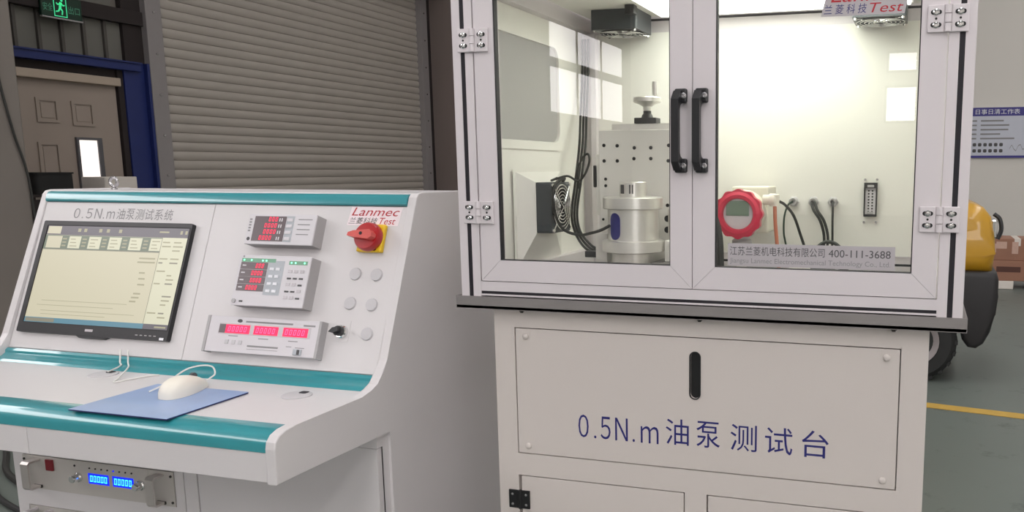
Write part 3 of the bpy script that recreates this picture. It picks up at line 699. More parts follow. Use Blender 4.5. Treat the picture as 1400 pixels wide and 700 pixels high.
bm = NB(); box(bm, .14, .19, .35, .37, .997, 1.012, .002); single('cable_clamp', bm, 'black', 'black clamp holding the cables at the chamber floor', 'clamp')
# perforated mounting plate with handwheel
mp = thing('mounting_plate', 'white drilled mounting plate behind the pump mount', 'plate', (.31, .31, TZ + .006))
obj('plate', box(NB(), .20, .425, .30, .322, TZ + .0065, 1.294, .0015), 'wall_white', mp)
for x, z, r in ((.213, 1.26, .004), (.245, 1.259, .004), (.286, 1.254, .004), (.325, 1.254, .004), (.367, 1.259, .004), (.213, 1.225, .004), (.245, 1.225, .004), (.285, 1.23, .004), (.325, 1.23, .004), (.366, 1.225, .004), (.216, 1.184, .0035), (.216, 1.169, .0035), (.364, 1.126, .004), (.364, 1.096, .0075), (.364, 1.071, .0075), (.209, 1.092, .003), (.41, 1.26, .004), (.41, 1.225, .004)):
    obj('socket_screw', lathe(NB(), [(r, 0), (r, -.0012), (r * .6, -.0012), (r * .6, -.0002), (0, -.0002)], (x, .30, z), 'y', 14), 'satin_black', mp)
for z in (1.10, .99): obj('rib', box(NB(), .24, .385, .322, .42, z - .09, z, .001), 'wall_white', mp)
obj('top_bracket', box(NB(), .222, .425, .326, .36, 1.294, 1.309, .001), 'steel', mp)
obj('side_lever', box(NB(), .183, .190, .305, .32, 1.165, 1.215, .002), 'satin_black', mp)
obj('lever_bracket', box(NB(), .188, .20, .31, .318, 1.10, 1.24, .001), 'wall_white', mp)
hw = thing('handwheel', 'small silver handwheel with crank knob above the mounting plate', 'handwheel', (.304, .34, 1.309))
obj('bearing_block', box(NB(), .278, .330, .322, .358, 1.3092, 1.322, .0015), 'black', hw)
obj('collar', lathe(NB(), [(.014, 1.322), (.012, 1.328), (.009, 1.332), (.009, 1.34)], (.304, .34, 0), 'z', 18), 'black', hw, True)
obj('wheel', lathe(NB(), [(.007, 1.328), (.009, 1.338), (.010, 1.347), (.018, 1.352), (.029, 1.356), (.032, 1.358), (.032, 1.366), (.030, 1.368), (.008, 1.364), (0, 1.364)], (.304, .34, 0), 'z', 28), 'steel', hw, True)
obj('crank_knob', lathe(NB(), [(.0035, 1.366), (.0035, 1.371), (.0065, 1.372), (.0072, 1.39), (.006, 1.402), (0, 1.403)], (.3245, .335, 0), 'z', 16), 'steel', hw, True)
# pump mount
pm = thing('pump_mount', 'round machined aluminium pump mount with a blue oval slot', 'pump mount', (.317, .2, TZ + .006))
c = (.317, .2, 0)
bm = NB(); lathe(bm, [(.0, .957), (.044, .957), (.044, 1.03), (.0, 1.03)], c, 'z', 32); obj('pedestal', bm, 'steel', pm, True)
obj('pedestal_hole', prism(NB(), circ(.308, .993, .0055, 16), .155, .1565, 'y'), 'satin_black', pm)
obj('base_flange', lathe(NB(), [(.062, 1.03), (.0675, 1.032), (.0675, 1.054), (.062, 1.056)], c, 'z', 40), 'steel', pm, True)
obj('body', lathe(NB(), [(.055, 1.056), (.055, 1.122)], c, 'z', 40), 'steel', pm, True)
obj('upper_flange', lathe(NB(), [(.062, 1.122), (.0655, 1.124), (.0655, 1.146), (.062, 1.148)], c, 'z', 40), 'steel', pm, True)
bm = NB()
def on_body(pts, r0):
    V = [bm.verts.new((c[0] + r0 * math.sin(a), c[1] - r0 * math.cos(a), z)) for a, z in pts]; return V
cen = math.radians(-26)
outl = [(cen + (u) / .055, 1.0865 + v) for u, v in rrect(-.0145, .0145, -.0285, .0285, .0144, 6)]
V = on_body(outl, .0556); W_ = on_body(outl, .0540); ctr = bm.verts.new((c[0] + .0556 * math.sin(cen), c[1] - .0556 * math.cos(cen), 1.0865))
for i in range(len(V)):
    j = (i + 1) % len(V); bm.faces.new((V[i], V[j], ctr)); bm.faces.new((V[i], V[j], W_[j], W_[i]))
s_ = obj('oval_slot', bm, 'blue_text', pm, True, label='deep blue oval slot')
cpl = obj('coupling', lathe(NB(), [(.029, 1.148), (.029, 1.178), (.027, 1.180), (.012, 1.180), (.012, 1.176), (0, 1.176)], c, 'z', 32), 'steel', pm, True)
for a_, w_ in ((-.55, .005), (.1, .0015), (.3, .0015)):
    T = Matrix.Translation((c[0], c[1], 1.165)) @ Matrix.Rotation(a_, 4, 'Z')
    obj('coupling_slot', box(NB(), -w_ / 1, w_ / 1, -.0297, -.028, -.010, .009, T=T), 'grey_text', cpl)
obj('guide_rod', cyl(NB(), (.392, .235, 1.056), .007, .066, 'z', 16), 'steel', pm, True)
obj('side_block', box(NB(), .388, .425, .20, .24, 1.01, 1.055, .001), 'wall_white', pm)
obj('base_block', box(NB(), .365, .44, .17, .26, TZ + .0065, 1.01, .001), 'tray', pm)
obj('left_block', box(NB(), .225, .252, .21, .24, TZ + .0065, 1.066, .001), 'steel', pm)
# red transmitter
ft = thing('flow_transmitter', 'round crimson-rimmed transmitter with grey LCD on an ivory housing', 'transmitter', (.506, .43, .99))
cx, cz, yy = .504, 1.103, .40
n = 72; rim = [((.0565 + .0022 * math.cos(12 * 2 * PI * k / n)) * math.cos(2 * PI * k / n) + cx, (.0565 + .0022 * math.cos(12 * 2 * PI * k / n)) * math.sin(2 * PI * k / n) + cz) for k in range(n)]
bm = NB(); ring(bm, rim, circ(cx, cz, .0355, n), yy, yy + .022, 'y')
bmesh.ops.bevel(bm, geom=[e for e in bm.edges if abs(e.verts[0].co.y - yy) < 1e-5 and abs(e.verts[1].co.y - yy) < 1e-5 and len([f for f in e.link_faces if abs(f.normal.y) < .5]) > 0], offset=.004, segments=2, affect='EDGES') if False else None
obj('cover_ring', bm, 'pinkred', ft, True)
obj('ring_lip', lathe(NB(), [(.052, -.001), (.045, -.006), (.038, -.005), (.0355, .002)], (cx, yy, cz), 'y', 48, cap=False), 'pinkred', ft, True)
obj('dial', cyl(NB(), (cx, yy + .006, cz), .0355, .004, 'y', 32), 'meter', ft)
obj('lcd', box(NB(), cx - .029, cx + .026, yy + .0035, yy + .006, cz - .004, cz + .031, .001), 'lcd', ft)
obj('housing', lathe(NB(), [(.050, .022), (.055, .024), (.055, .07), (.045, .085)], (cx, yy, cz), 'y', 36), 'ivory', ft, True)
obj('terminal_box', box(NB(), cx - .035, cx + .055, yy + .09, yy + .20, cz - .05, cz + .062, .004), 'ivory', ft)
obj('neck', lathe(NB(), [(.024, cz - .078), (.024, cz - .065), (.018, cz - .06), (.018, cz - .04)], (cx, yy + .05, 0), 'z', 20), 'meter_side', ft, True)
obj('stem', cyl(NB(), (cx, yy + .05, TZ + .0065), .012, .075, 'z', 14), 'steel', ft, True)
fg = obj('cable_gland', lathe(NB(), [(.012, .05), (.012, .065), (.015, .066), (.015, .078), (.011, .082)], (cx, yy + .05, cz + .032), 'x', 14), 'ivory', ft, True)
obj('gland_nut', lathe(NB(), [(.011, -.012), (.011, .014), (.008, .016)], (cx + .078, yy + .05, cz + .03), 'z', 12), 'ivory', ft, True)
# wall glands and wires
for k, x in enumerate((.602, .652, .701)):
    g_ = thing('wall_gland', ('white cable gland with a green wire on the chamber back wall', 'white cable gland with two thick black cables on the back wall', 'white cable gland with one straight wire on the back wall')[k], 'cable gland', (x, BY, 1.112), 'white glands on the chamber back wall')
    obj('lock_nut', lathe(NB(), [(.0135, 0), (.0135, -.007), (.012, -.008)], (x, BY - .0003, 1.1255), 'y', 6), 'meter', g_)
    obj('cap', lathe(NB(), [(.0115, -.008), (.0115, -.016), (.009, -.022), (.0055, -.022), (.0055, -.016), (0, -.016)], (x, BY, 1.1255), 'y', 18), 'meter_side', g_, True)
yw = BY - .03
cable([(.601, BY - .018, 1.1255), (.592, yw, 1.118), (.583, yw, 1.09), (.582, yw, 1.05), (.588, yw, 1.018), (.60, yw, .96)], .0024, 'wire_green', 'thin dark green wire dropping from the first gland')
cable([(.592, .45, 1.132), (.604, .47, 1.122), (.620, .50, 1.095), (.632, .53, 1.05), (.642, .55, 1.01), (.65, .56, .96)], .0034, 'wire_black', 'black wire curving down from the crimson transmitter')
cable([(.582, .45, 1.12), (.584, .45, 1.08), (.588, .45, 1.04), (.592, .45, 1.0), (.595, .45, .96)], .0045, 'wire_orange', 'copper-coloured tube dropping from the transmitter gland')
for k in range(2):
    o = k * .009
    cable([(.6478 + o, BY - .019, 1.1255), (.657 + o, yw - .005, 1.105), (.674 + o, yw - .01, 1.08), (.684 + o, yw - .01, 1.045), (.684 + o, yw - .01, 1.01), (.68 + o, yw - .01, .96)], .0036, 'wire_black', 'thick black cable dropping from the middle gland', 'pair of thick black cables from the middle gland')
cable([(.701, BY - .018, 1.1255), (.703, yw, 1.112), (.703, yw, 1.08), (.704, yw, 1.03), (.704, yw, .96)], .0028, 'wire_black', 'straight thin black wire below the last gland')
cable([(.655, .52, .975), (.668, .53, 1.01), (.69, .54, 1.03), (.715, .54, 1.028), (.735, .53, 1.012), (.745, .52, 1.0)], .0045, 'wire_black', 'short black lead arching over the chamber floor behind the sticker')
single('plug_connector', box(NB(), .725, .752, .50, .53, .9565, 1.022, .003), 'black', 'black plug standing on the chamber floor behind the sticker', 'connector')
cable([(.462, .30, 1.12), (.478, .29, 1.095), (.488, .285, 1.06), (.492, .28, 1.02), (.493, .28, .965)], .0075, 'wire_black', 'thick black hose beside the crimson transmitter', name='hose')
cable([(.468, .33, 1.03), (.462, .33, 1.0), (.465, .33, .965)], .005, 'yellow_green', 'short yellow-green lead behind the thick black hose')
# multi-pole socket on the back wall
ms = thing('wall_socket', 'tall multi-pole socket with two rows of pins on the back wall', 'socket', (.792, BY, 1.09))
sy = BY - .0003
obj('socket_frame', ring(NB(), rect(.776, .808, 1.0905, 1.1735), rect(.7795, .8045, 1.096, 1.160), sy - .010, sy, 'y'), 'satin_black', ms)
obj('socket_face', box(NB(), .7795, .8045, sy - .006, sy, 1.096, 1.160), 'meter', ms)
for j in range(2):
    for k in range(8): obj('pin_hole', box(NB(), .7855 + j * .009, .7895 + j * .009, sy - .0066, sy - .0058, 1.1005 + k * .0073, 1.1045 + k * .0073), 'satin_black', ms)
for x in (.7775, .8065):
    obj('screw', cyl(NB(), (x, sy - .004, 1.181), .003, .004, 'y', 8), 'screw', ms); obj('screw', cyl(NB(), (x, sy - .004, 1.076), .003, .004, 'y', 8), 'screw', ms)
for k, z in enumerate((1.162, 1.0965)): obj('latch', box(NB(), .784, .80, sy - .012, sy - .006, z, z + .006, .001), 'meter_side', ms)
# sensor rod on the chamber floor
sr = thing('sensor_rod', 'white and black sensor rod lying low behind the glass', 'sensor', (.69, .30, .985))
obj('rod_tip', cyl(NB(), (.642, .30, .9905), .006, .046, 'x', 14), 'ivory', sr, True); obj('rod_body', cyl(NB(), (.688, .30, .9905), .0065, .061, 'x', 14), 'black', sr, True)
obj('rod_end', cyl(NB(), (.741, .30, .9905), .0072, .007, 'x', 14), 'screw', sr, True)
for x in (.66, .72): obj('rod_support', box(NB(), x - .004, x + .004, .296, .304, TZ + .0062, .986), 'steel', sr)

# ================================================================== THE CONTROL CONSOLE
tilt = math.radians(21)
PMX = Matrix(((1, 0, 0, 0), (0, math.sin(tilt), -math.cos(tilt), .054), (0, math.cos(tilt), math.sin(tilt), .796), (0, 0, 0, 1)))   # (u, v, w) on the sloping face -> world
K0, K1 = -1.346, -.204         # outer sides
F0, F1 = -1.325, -.226         # between the side panels
DZ = .728                      # desk top
co = thing('control_console', 'white control console with teal trim and a sloping instrument face', 'console', (-.775, .3, 0))
def pv(v, w_=0.0):
    p = PMX @ Vector((0, v, w_)); return (p.y, p.z)
kn = [pv(.362, .006), pv(.10, .007), pv(-.01, .007)]
side = [(.66, .05), (.66, .93), (.43, 1.153), (.205, 1.153), (.192, 1.150), (.184, 1.142), kn[1], kn[2], (.028, .772), (.02, .758), (.006, .744), (-.016, .735), (-.05, .7305), (-.245, .7295), (-.272, .728), (-.289, .722), (-.300, .711), (-.303, .698), (-.304, .631), (.041, .631), (.041, .05)]
for a, b in ((K0, F0), (F1, K1)):
    bm = NB(); prism(bm, side, a, b, 'x')
    es = [e for e in bm.edges if abs(e.verts[0].co.x - e.verts[1].co.x) < 1e-6]
    bmesh.ops.bevel(bm, geom=es, offset=.0025, segments=2, affect='EDGES', profile=.5)
    obj('side_panel', bm, 'console', co)
def uvbox(bm, u0, u1, v0, v1, w0, w1, bev=0, mi=0, seg=2): return box(bm, u0, u1, v0, v1, w0, w1, bev, PMX, seg, mi)
obj('face_panel', uvbox(NB(), F0 + .001, -.7715, -.043, .347, -.004, 0, .001), 'console', co)
obj('face_panel', uvbox(NB(), -.770, F1 - .001, -.043, .347, -.004, 0, .001), 'console', co)
bm = NB(); uvbox(bm, F0, F1, -.06, .37, -.02, -.005); obj('inner_plate', bm, 'console', co)
obj('top_trim', prism(NB(), [pv(.349, -.004), pv(.349, .003), pv(.352, .006), pv(.366, .007), pv(.374, .004), pv(.379, -.003), pv(.379, -.012)], F0 + .0005, F1 - .0005, 'x'), 'teal', co, True, label='teal strip along the top of the face')
obj('top_cover', box(NB(), F0, F1, .192, .43, 1.136, 1.1515, .003), 'console', co)
obj('rear_cover', prism(NB(), [(.43, 1.14), (.655, .925), (.655, .05), (.635, .05), (.635, .92), (.42, 1.13)], F0, F1, 'x'), 'console', co)
obj('knee_trim', prism(NB(), [pv(-.045, -.004), pv(-.045, .003), pv(-.052, .007), (.028, .7435), (.018, .7375), (.012, .7365), (.004, .7325), (-.001, .7285), (-.001, .72), (.04, .72)], F0 + .0005, F1 - .0005, 'x'), 'teal', co, True, label='teal strip where the face meets the desk')
obj('desk_top', box(NB(), F0, F1, -.246, .03, DZ - .012, DZ), 'console', co)
obj('front_trim', prism(NB(), [(-.246, DZ - .012), (-.246, DZ + .0005), (-.268, DZ), (-.284, DZ - .005), (-.2935, DZ - .013), (-.2975, DZ - .024), (-.298, .689), (-.28, .689)], F0 + .0005, F1 - .0005, 'x'), 'teal', co, True, label='teal bullnose along the front edge of the desk')
obj('apron', box(NB(), F0 + .0005, -.8215, -.2965, -.28, .631, .688, .001), 'console', co)
obj('apron', box(NB(), -.8200, F1 - .0005, -.2965, -.28, .631, .688, .001), 'console', co)
obj('desk_underside', box(NB(), F0, F1, -.28, .04, .64, .65), 'console', co)
# lower cabinet
L0, L1 = -1.300, -.212
bm = NB(); box(bm, L0, L1, .02, .63, .05, .6395); obj('lower_body', bm, 'console', co)
bm = NB()
for x0, x1, z0, z1 in ((L0, -1.2655, .05, .64), (-.7825, -.756, .05, .64), (-.715, L1, .60, .64), (-1.2655, -.7825, .49, .64), (-.715, L1, .05, .08), (-1.2655, -.7825, .05, .08), (-1.2655, -.7825, .355, .4005)):
    box(bm, x0, x1, 0, .02, z0, z1)
obj('front_frame', bm, 'console', co)
obj('post_cover', box(NB(), -.7545, -.7165, .001, .02, .05, .64, .0005), 'console', co)
ld = obj('cabinet_door', box(NB(), -.7135, L1 - .002, .002, .019, .082, .598, .001), 'console', co)
obj('door_lock', cyl(NB(), (-.69, .002, .35), .012, -.006, 'y', 16), 'black', ld)
dr = obj('blank_panel', box(NB(), -1.264, -.784, .001, .019, .082, .353, .001), 'rack', co)
obj('pull_handle', tube(NB(), [(-1.24, .002, .345), (-1.24, -.03, .345), (-1.19, -.03, .345), (-1.19, .002, .345)], .005, n=1), 'alu', dr)
for x in (-1.25, -.28):
    for y in (.1, .58): obj('levelling_foot', lathe(NB(), [(.03, 0), (.03, .01), (.012, .018), (.01, .05)], (x, y, 0), 'z', 16), 'black', co, True)
obj('side_skirt', box(NB(), L1 - .012, L1 - .0005, .02, .0405, .05, .63), 'console', co)
# grommets and eye bolts
for x, y in ((-.921, -.040), (-.353, -.068)):
    g_ = obj('grommet', lathe(NB(), [(.031, 0), (.031, .002), (.028, .0032), (0, .0034)], (x, y, DZ), 'z', 28), 'plug', co, True)
    obj('grommet_slot', prism(NB(), rrect(x - .004, x + .014, y + .008, y + .024, .004, 3), DZ + .003, DZ + .0042), 'slot', g_)
for x in (-1.222, -.36):
    bm = NB(); cyl(bm, (x, .29, 1.1515), .008, .004, 'z', 14)
    tube(bm, [(x + .0125 * math.cos(t), .29, 1.1715 + .0125 * math.sin(t)) for t in [-PI / 2 + 2 * PI * k / 18 for k in range(19)]], .0042, 8, 1)
    if x < -1: obj('eye_bolt', bm, 'screw', co, True, label='bright lifting eye bolt')
    else: bm.free()
# buttons, labels
for u, v in ((-.331, .184), (-.275, .184), (-.331, .115), (-.274, .114), (-.273, .047)):
    obj('blanking_plug', lathe(NB(), [(.0150, 0), (.0150, .002), (.0138, .0045), (0, .0052)], (u, v, 0), 'z', 24, T=PMX), 'plug', co, True)
bm = NB(); row(bm, (('０', -1.220, -1.200, .304, .331), ('．', -1.191, -1.187, .304, .308), ('５', -1.178, -1.158, .304, .331), ('Ｎ', -1.149, -1.127, .304, .331), ('．', -1.120, -1.116, .304, .308), ('ｍ', -1.109, -1.083, .304, .324)), .0004, T=PMX)
obj('title_lettering', bm, 'mid_text', co, label='grey lettering 0.5N.m'); bm = NB()
for k, ch in enumerate('油泵测试系统'): text(bm, ch, -1.076 + k * .0308, -1.076 + k * .0308 + .0265, .303, .332, .0004, T=PMX)
obj('title_lettering', bm, 'mid_text', co, label='grey lettering 油泵测试系统')
prismT = lambda pts, a, b, m_: obj('logo_sticker', prism(NB(), pts, a, b, T=PMX), m_, co, label='pinkish white Lanmec Test sticker')
prismT([(-.380, .301), (-.243, .301), (-.237, .346), (-.374, .346)], .0001, .0006, 'logo_plate')
bm = NB(); text(bm, 'Lanmec', -.371, -.243, .324, .344, .001, T=PMX, shear=.3); text(bm, 'Test', -.293, -.250, .304, .320, .001, T=PMX, shear=.3); obj('logo_red_lettering', bm, 'red_text', co)
bm = NB(); text(bm, '兰菱科技', -.376, -.298, .304, .320, .001, T=PMX, shear=.2); obj('logo_dark_lettering', bm, 'grey_text', co)

def qd(bm, u0, u1, v0, v1, w_, mi=0):
    V = [bm.verts.new(PMX @ Vector(p)) for p in ((u0, v0, w_), (u1, v0, w_), (u1, v1, w_), (u0, v1, w_))]; bm.faces.new(V).material_index = mi
def puv(u, v, w_=0): return tuple(PMX @ Vector((u, v, w_)))

# main rotary switch --------------------------------------------------
ms = thing('rotary_main_switch', 'red rotary main switch on a yellow square plate', 'switch', puv(-.30, .268))
obj('plate', uvbox(NB(), -.333, -.267, .235, .301, .0007, .013, .003), 'yellow', ms)
obj('dial', lathe(NB(), [(.033, .013), (.034, .02), (.0325, .028), (.030, .032), (0, .033)], (-.300, .268, 0), 'z', 32, T=PMX), 'red', ms, True)
obj('grip', prism(NB(), [(-.336, .2625), (-.334, .270), (-.32, .2745), (-.28, .278), (-.272, .27), (-.272, .262), (-.28, .256), (-.32, .2595)], .032, .050, T=PMX), 'red_grip', ms, True)
obj('grip_tip', prism(NB(), [(-.338, .2625), (-.336, .2695), (-.33, .2705), (-.33, .261)], .036, .049, T=PMX), 'logo_plate', ms)
obj('padlock_hole', cyl(NB(), (-.285, .243, .012), .006, .0016, 'z', 12, T=PMX), 'slot', ms)
obj('centre_screw', cyl(NB(), (-.3, .268, .050), .004, .001, 'z', 12, T=PMX), 'slot', ms)
# selector ------------------------------------------------------------
sl = thing('selector_switch', 'black selector knob in a chrome bezel below the plugs', 'switch', puv(-.339, .048))
obj('legend_plate', uvbox(NB(), -.358, -.320, .026, .074, .0002, .001), 'console', sl)
obj('bezel', lathe(NB(), [(.0152, .001), (.0152, .008), (.013, .011), (.009, .0112)], (-.338, .048, 0), 'z', 24, T=PMX, cap=False), 'chrome', sl, True)
obj('knob', lathe(NB(), [(.0115, .011), (.0115, .02), (.010, .022), (0, .022)], (-.338, .048, 0), 'z', 20, T=PMX), 'black', sl, True)
obj('lever', prism(NB(), [(-.3535, .043), (-.345, .053), (-.331, .056), (-.329, .046), (-.343, .041)], .018, .030, T=PMX), 'black', sl)

# monitor --------------------------------------------------------------
M['scr_cream'] = mat('screen_cream', (8, 8, 8), .3, emit=(206, 199, 172), es=.95)
M['scr_side'] = mat('screen_pale', (8, 8, 8), .3, emit=(214, 211, 184), es=.95)
M['scr_dark'] = mat('screen_dark_bar', (8, 8, 8), .3, emit=(100, 95, 102), es=.9)
M['scr_green'] = mat('screen_green_cell', (8, 8, 8), .3, emit=(112, 122, 104), es=.9)
M['scr_line'] = mat('screen_grey_line', (8, 8, 8), .3, emit=(140, 136, 118), es=.9)
M['scr_text'] = mat('screen_faint_text', (8, 8, 8), .3, emit=(170, 164, 134), es=.9)
M['scr_blue'] = mat('screen_taskbar_blue', (8, 8, 8), .3, emit=(92, 140, 158), es=.9)
mo = thing('monitor', 'black framed flat monitor showing a cream measuring program', 'monitor', puv(-1.037, 0))
MT = PMX @ Matrix.Translation((-.0125, .003, -.010))
m0, m1, mv0, mv1 = -1.2855, -.8025, -.0055, .2895
s0_, s1_, sv0, sv1 = -1.270, -.808, .021, .277
bm = NB(); ring(bm, rrect(m0, m1, mv0, mv1, .004, 3), rrect(s0_, s1_, sv0, sv1, .0005, 3), .0102, .022, T=MT)
prism(bm, [(-1.09, mv0 + .001), (-1.075, mv0 - .006), (-1.0, mv0 - .006), (-.985, mv0 + .001)], .0105, .0215, T=MT)
obj('bezel', bm, 'black', mo)
obj('bezel_bevel', ring(NB(), rrect(s0_ - .002, s1_ + .002, sv0 - .002, sv1 + .002, .0015, 3), rrect(s0_, s1_, sv0, sv1, .0005, 3), .0215, .0224, T=MT), 'satin_black', mo)
_PM = PMX; PMX = MT
bm = NB(); W0 = .0205; names = ['scr_cream', 'scr_side', 'scr_dark', 'scr_green', 'scr_line', 'scr_text', 'scr_blue']
qd(bm, s0_, s1_, sv0, sv1, W0, 0)
qd(bm, -.886, s1_, .034, .252, W0 + .0002, 1)
qd(bm, s0_, s1_, .252, sv1, W0 + .0002, 2); qd(bm, s0_ + .003, -1.222, .255, .275, W0 + .0004, 0)
for k, x in enumerate((-1.165, -1.145, -1.095, -1.07, -1.03)): qd(bm, x, x + .010, .261, .270, W0 + .0004, 5)
qd(bm, -.9, -.87, .264, .268, W0 + .0004, 5); qd(bm, -.835, -.828, .261, .270, W0 + .0004, 5); qd(bm, -.82, -.813, .261, .270, W0 + .0004, 5)
qd(bm, s0_, -.886, .214, .2515, W0 + .0002, 3)
qd(bm, s0_, -.886, .2125, .2145, W0 + .0004, 4)
cw = (1.270 - .886) / 5
qd(bm, s0_ + .008, s0_ + .058, .217, .249, W0 + .0004, 0)
for k in range(5):
    x = s0_ + .082 + k * .0665; qd(bm, x, x + .040, .217, .249, W0 + .0004, 1)
    for j in range(3): qd(bm, x + .006, x + .03 - .004 * ((j + k) % 3), .222 + j * .009, .2245 + j * .009, W0 + .0006, 5)
    for j in range(3): qd(bm, x - .021, x - .007, .222 + j * .009, .2255 + j * .009, W0 + .0006, 5)
qd(bm, -.887, -.8855, .034, .252, W0 + .0006, 4)
rnd = random.Random(3)
for k in range(19):
    v = .238 - k * .0105
    for x in (-.882, -.848):
        if rnd.random() < .62: qd(bm, x, x + rnd.uniform(.012, .03), v, v + .0035, W0 + .0006, 5 if rnd.random() < .75 else 4)
for v, x, L_ in ((.195, -.945, .05), (.185, -.948, .055), (.158, -.935, .018), (.143, -.933, .02), (.128, -.932, .022), (.105, -.938, .022), (.095, -.942, .024), (.085, -.945, .02)): qd(bm, x, x + L_, v, v + .004, W0 + .0006, 5)
for v, L_ in ((.078, .30), (.066, .26), (.052, .33), (.043, .24)): qd(bm, -1.25 + rnd.uniform(0, .03), -1.25 + L_, v, v + .0012, W0 + .0006, 5)
qd(bm, s0_, s1_, sv0, .034, W0 + .0003, 6); qd(bm, s0_ + .004, -1.17, .023, .032, W0 + .0006, 4); qd(bm, -.885, s1_, sv0, .034, W0 + .0005, 2); qd(bm, -.85, -.815, .025, .029, W0 + .0007, 5)
obj('screen', bm, names, mo, label='lit cream screen of the measuring program')
bm = NB(); qd(bm, -1.06, -1.035, .005, .011, .0226); obj('brand_mark', bm, 'sticker', mo)
bm = NB(); qd(bm, -.825, -.812, -.004, .002, .0226); obj('rating_tag', bm, 'white_text', mo)
for k in range(5): obj('menu_button', uvbox(NB(), -.90 + k * .014, -.893 + k * .014, .004, .006, .022, .0228), 'meter_side', mo)
PMX = _PM

# power meter with four rows -------------------------------------------
def meter_case(root, u0, u1, v0, v1, d_):
    obj('case', uvbox(NB(), u0 + .001, u1 - .001, v0 + .001, v1 - .001, .0002, d_ - .004), 'meter_side', root)
    obj('face_plate', uvbox(NB(), u0, u1, v0, v1, d_ - .004, d_, .0015), 'meter', root)
pm1 = thing('power_meter', 'small ivory meter with four rows of red figures above the larger one', 'meter', puv(-.53, .24))
meter_case(pm1, -.628, -.437, .239, .314, .035); W1 = .0353
obj('display_lens', uvbox(NB(), -.609, -.520, .247, .308, .035, .0356), 'lens', pm1)
bm = NB()
for k, s in enumerate(('  0.00', ' 0.000', ' 0.000', '0.0.00')): digits(bm, s.replace('.', ''), -.588, .2955 - k * .0152, .0105, .0359, PMX, wd=.55, pitch=.9)
obj('red_figures', bm, 'led_red', pm1, label='glowing red figures')
bm = NB()
for k in range(4):
    for j in range(2): qd(bm, -.539 + j * .006, -.536 + j * .006, .2955 - k * .0152, .3035 - k * .0152, .0359)
obj('unit_marks', bm, 'meter', pm1)
obj('key_strip', uvbox(NB(), -.5185, -.497, .246, .309, .0350, .0354), 'meter_key', pm1)
for k in range(4): obj('key', uvbox(NB(), -.5165, -.5005, .250 + k * .0152, .258 + k * .0152, .0354, .0368, .0005), 'meter', pm1)
bm = NB()
for k, (a, b) in enumerate(((-.486, -.447), (-.486, -.452), (-.486, -.450), (-.486, -.452))): qd(bm, a, b, .300 - k * .012, .3022 - k * .012, W1)
text(bm, 'POWER', -.622, -.616, .262, .306, W1, T=PMX) if False else None
for k in range(5): qd(bm, -.6235, -.6165, .270 + k * .007, .274 + k * .007, W1)
obj('print', bm, 'mid_text', pm1)
obj('brand_dot', cyl(NB(), (-.618, .252, .035), .0045, .0005, 'z', 14, T=PMX), 'grey_text', pm1)
# larger power analyser --------------------------------------------------
pm2 = thing('power_analyser', 'larger ivory meter with green lamps, red figures and a key field', 'meter', puv(-.53, .09))
meter_case(pm2, -.630, -.430, .091, .2125, .035)
obj('lamp_band', uvbox(NB(), -.622, -.526, .1955, .2045, .035, .0354), 'green_band', pm2); obj('lamp_band', uvbox(NB(), -.488, -.437, .192, .201, .035, .0354), 'green_band', pm2)
for u, v in ((-.615, .2), (-.594, .2), (-.562, .1995), (-.552, .1995), (-.481, .1965), (-.470, .1965), (-.445, .1965)): obj('green_lamp', cyl(NB(), (u, v, .0354), .0022, .0008, 'z', 10, T=PMX), 'led_green', pm2)
for k in range(4): obj('display_lens', uvbox(NB(), -.622, -.546, .1783 - k * .0175, .1948 - k * .0175, .035, .0356), 'lens', pm2)
bm = NB()
for k, s in enumerate(('  000', ' 0000', ' 0000', '00.00')): digits(bm, s.replace('.', ''), -.596, .1815 - k * .0175, .0105, .0359, PMX, wd=.5, pitch=.8)
obj('red_figures', bm, 'led_red', pm2, label='glowing red figures')
bm = NB()
for k in range(4): qd(bm, -.617, -.606, .1855 - k * .0175, .1885 - k * .0175, .0359)
obj('row_marks', bm, 'meter', pm2)
obj('key_field', uvbox(NB(), -.545, -.500, .118, .200, .035, .0353), 'meter_key', pm2)
for k in range(4):
    for j in range(2): obj('key', uvbox(NB(), -.538 + j * .017, -.527 + j * .017, .1245 + k * .0175, .131 + k * .0175, .0353, .0368, .0005), 'white_text', pm2)
for k in range(5):
    for j in range(3):
        dark = (j, k) in ((0, 3), (1, 3), (2, 3), (2, 2), (0, 1), (1, 1), (2, 0))
        obj('key', uvbox(NB(), -.486 + j * .0165, -.475 + j * .0165, .111 + k * .0155, .115 + k * .0155 + (0 if dark else .003), .035, .0362, .0004), 'grey_text' if dark else 'sticker', pm2)
obj('power_button', lathe(NB(), [(.005, .035), (.005, .038), (0, .0385)], (-.621, .101, 0), 'z', 14, T=PMX), 'meter_side', pm2, True)
obj('port', uvbox(NB(), -.607, -.597, .099, .103, .035, .0355), 'grey_text', pm2)
obj('brand_dot', cyl(NB(), (-.618, .2085, .035), .0025, .0004, 'z', 12, T=PMX), 'mid_text', pm2)
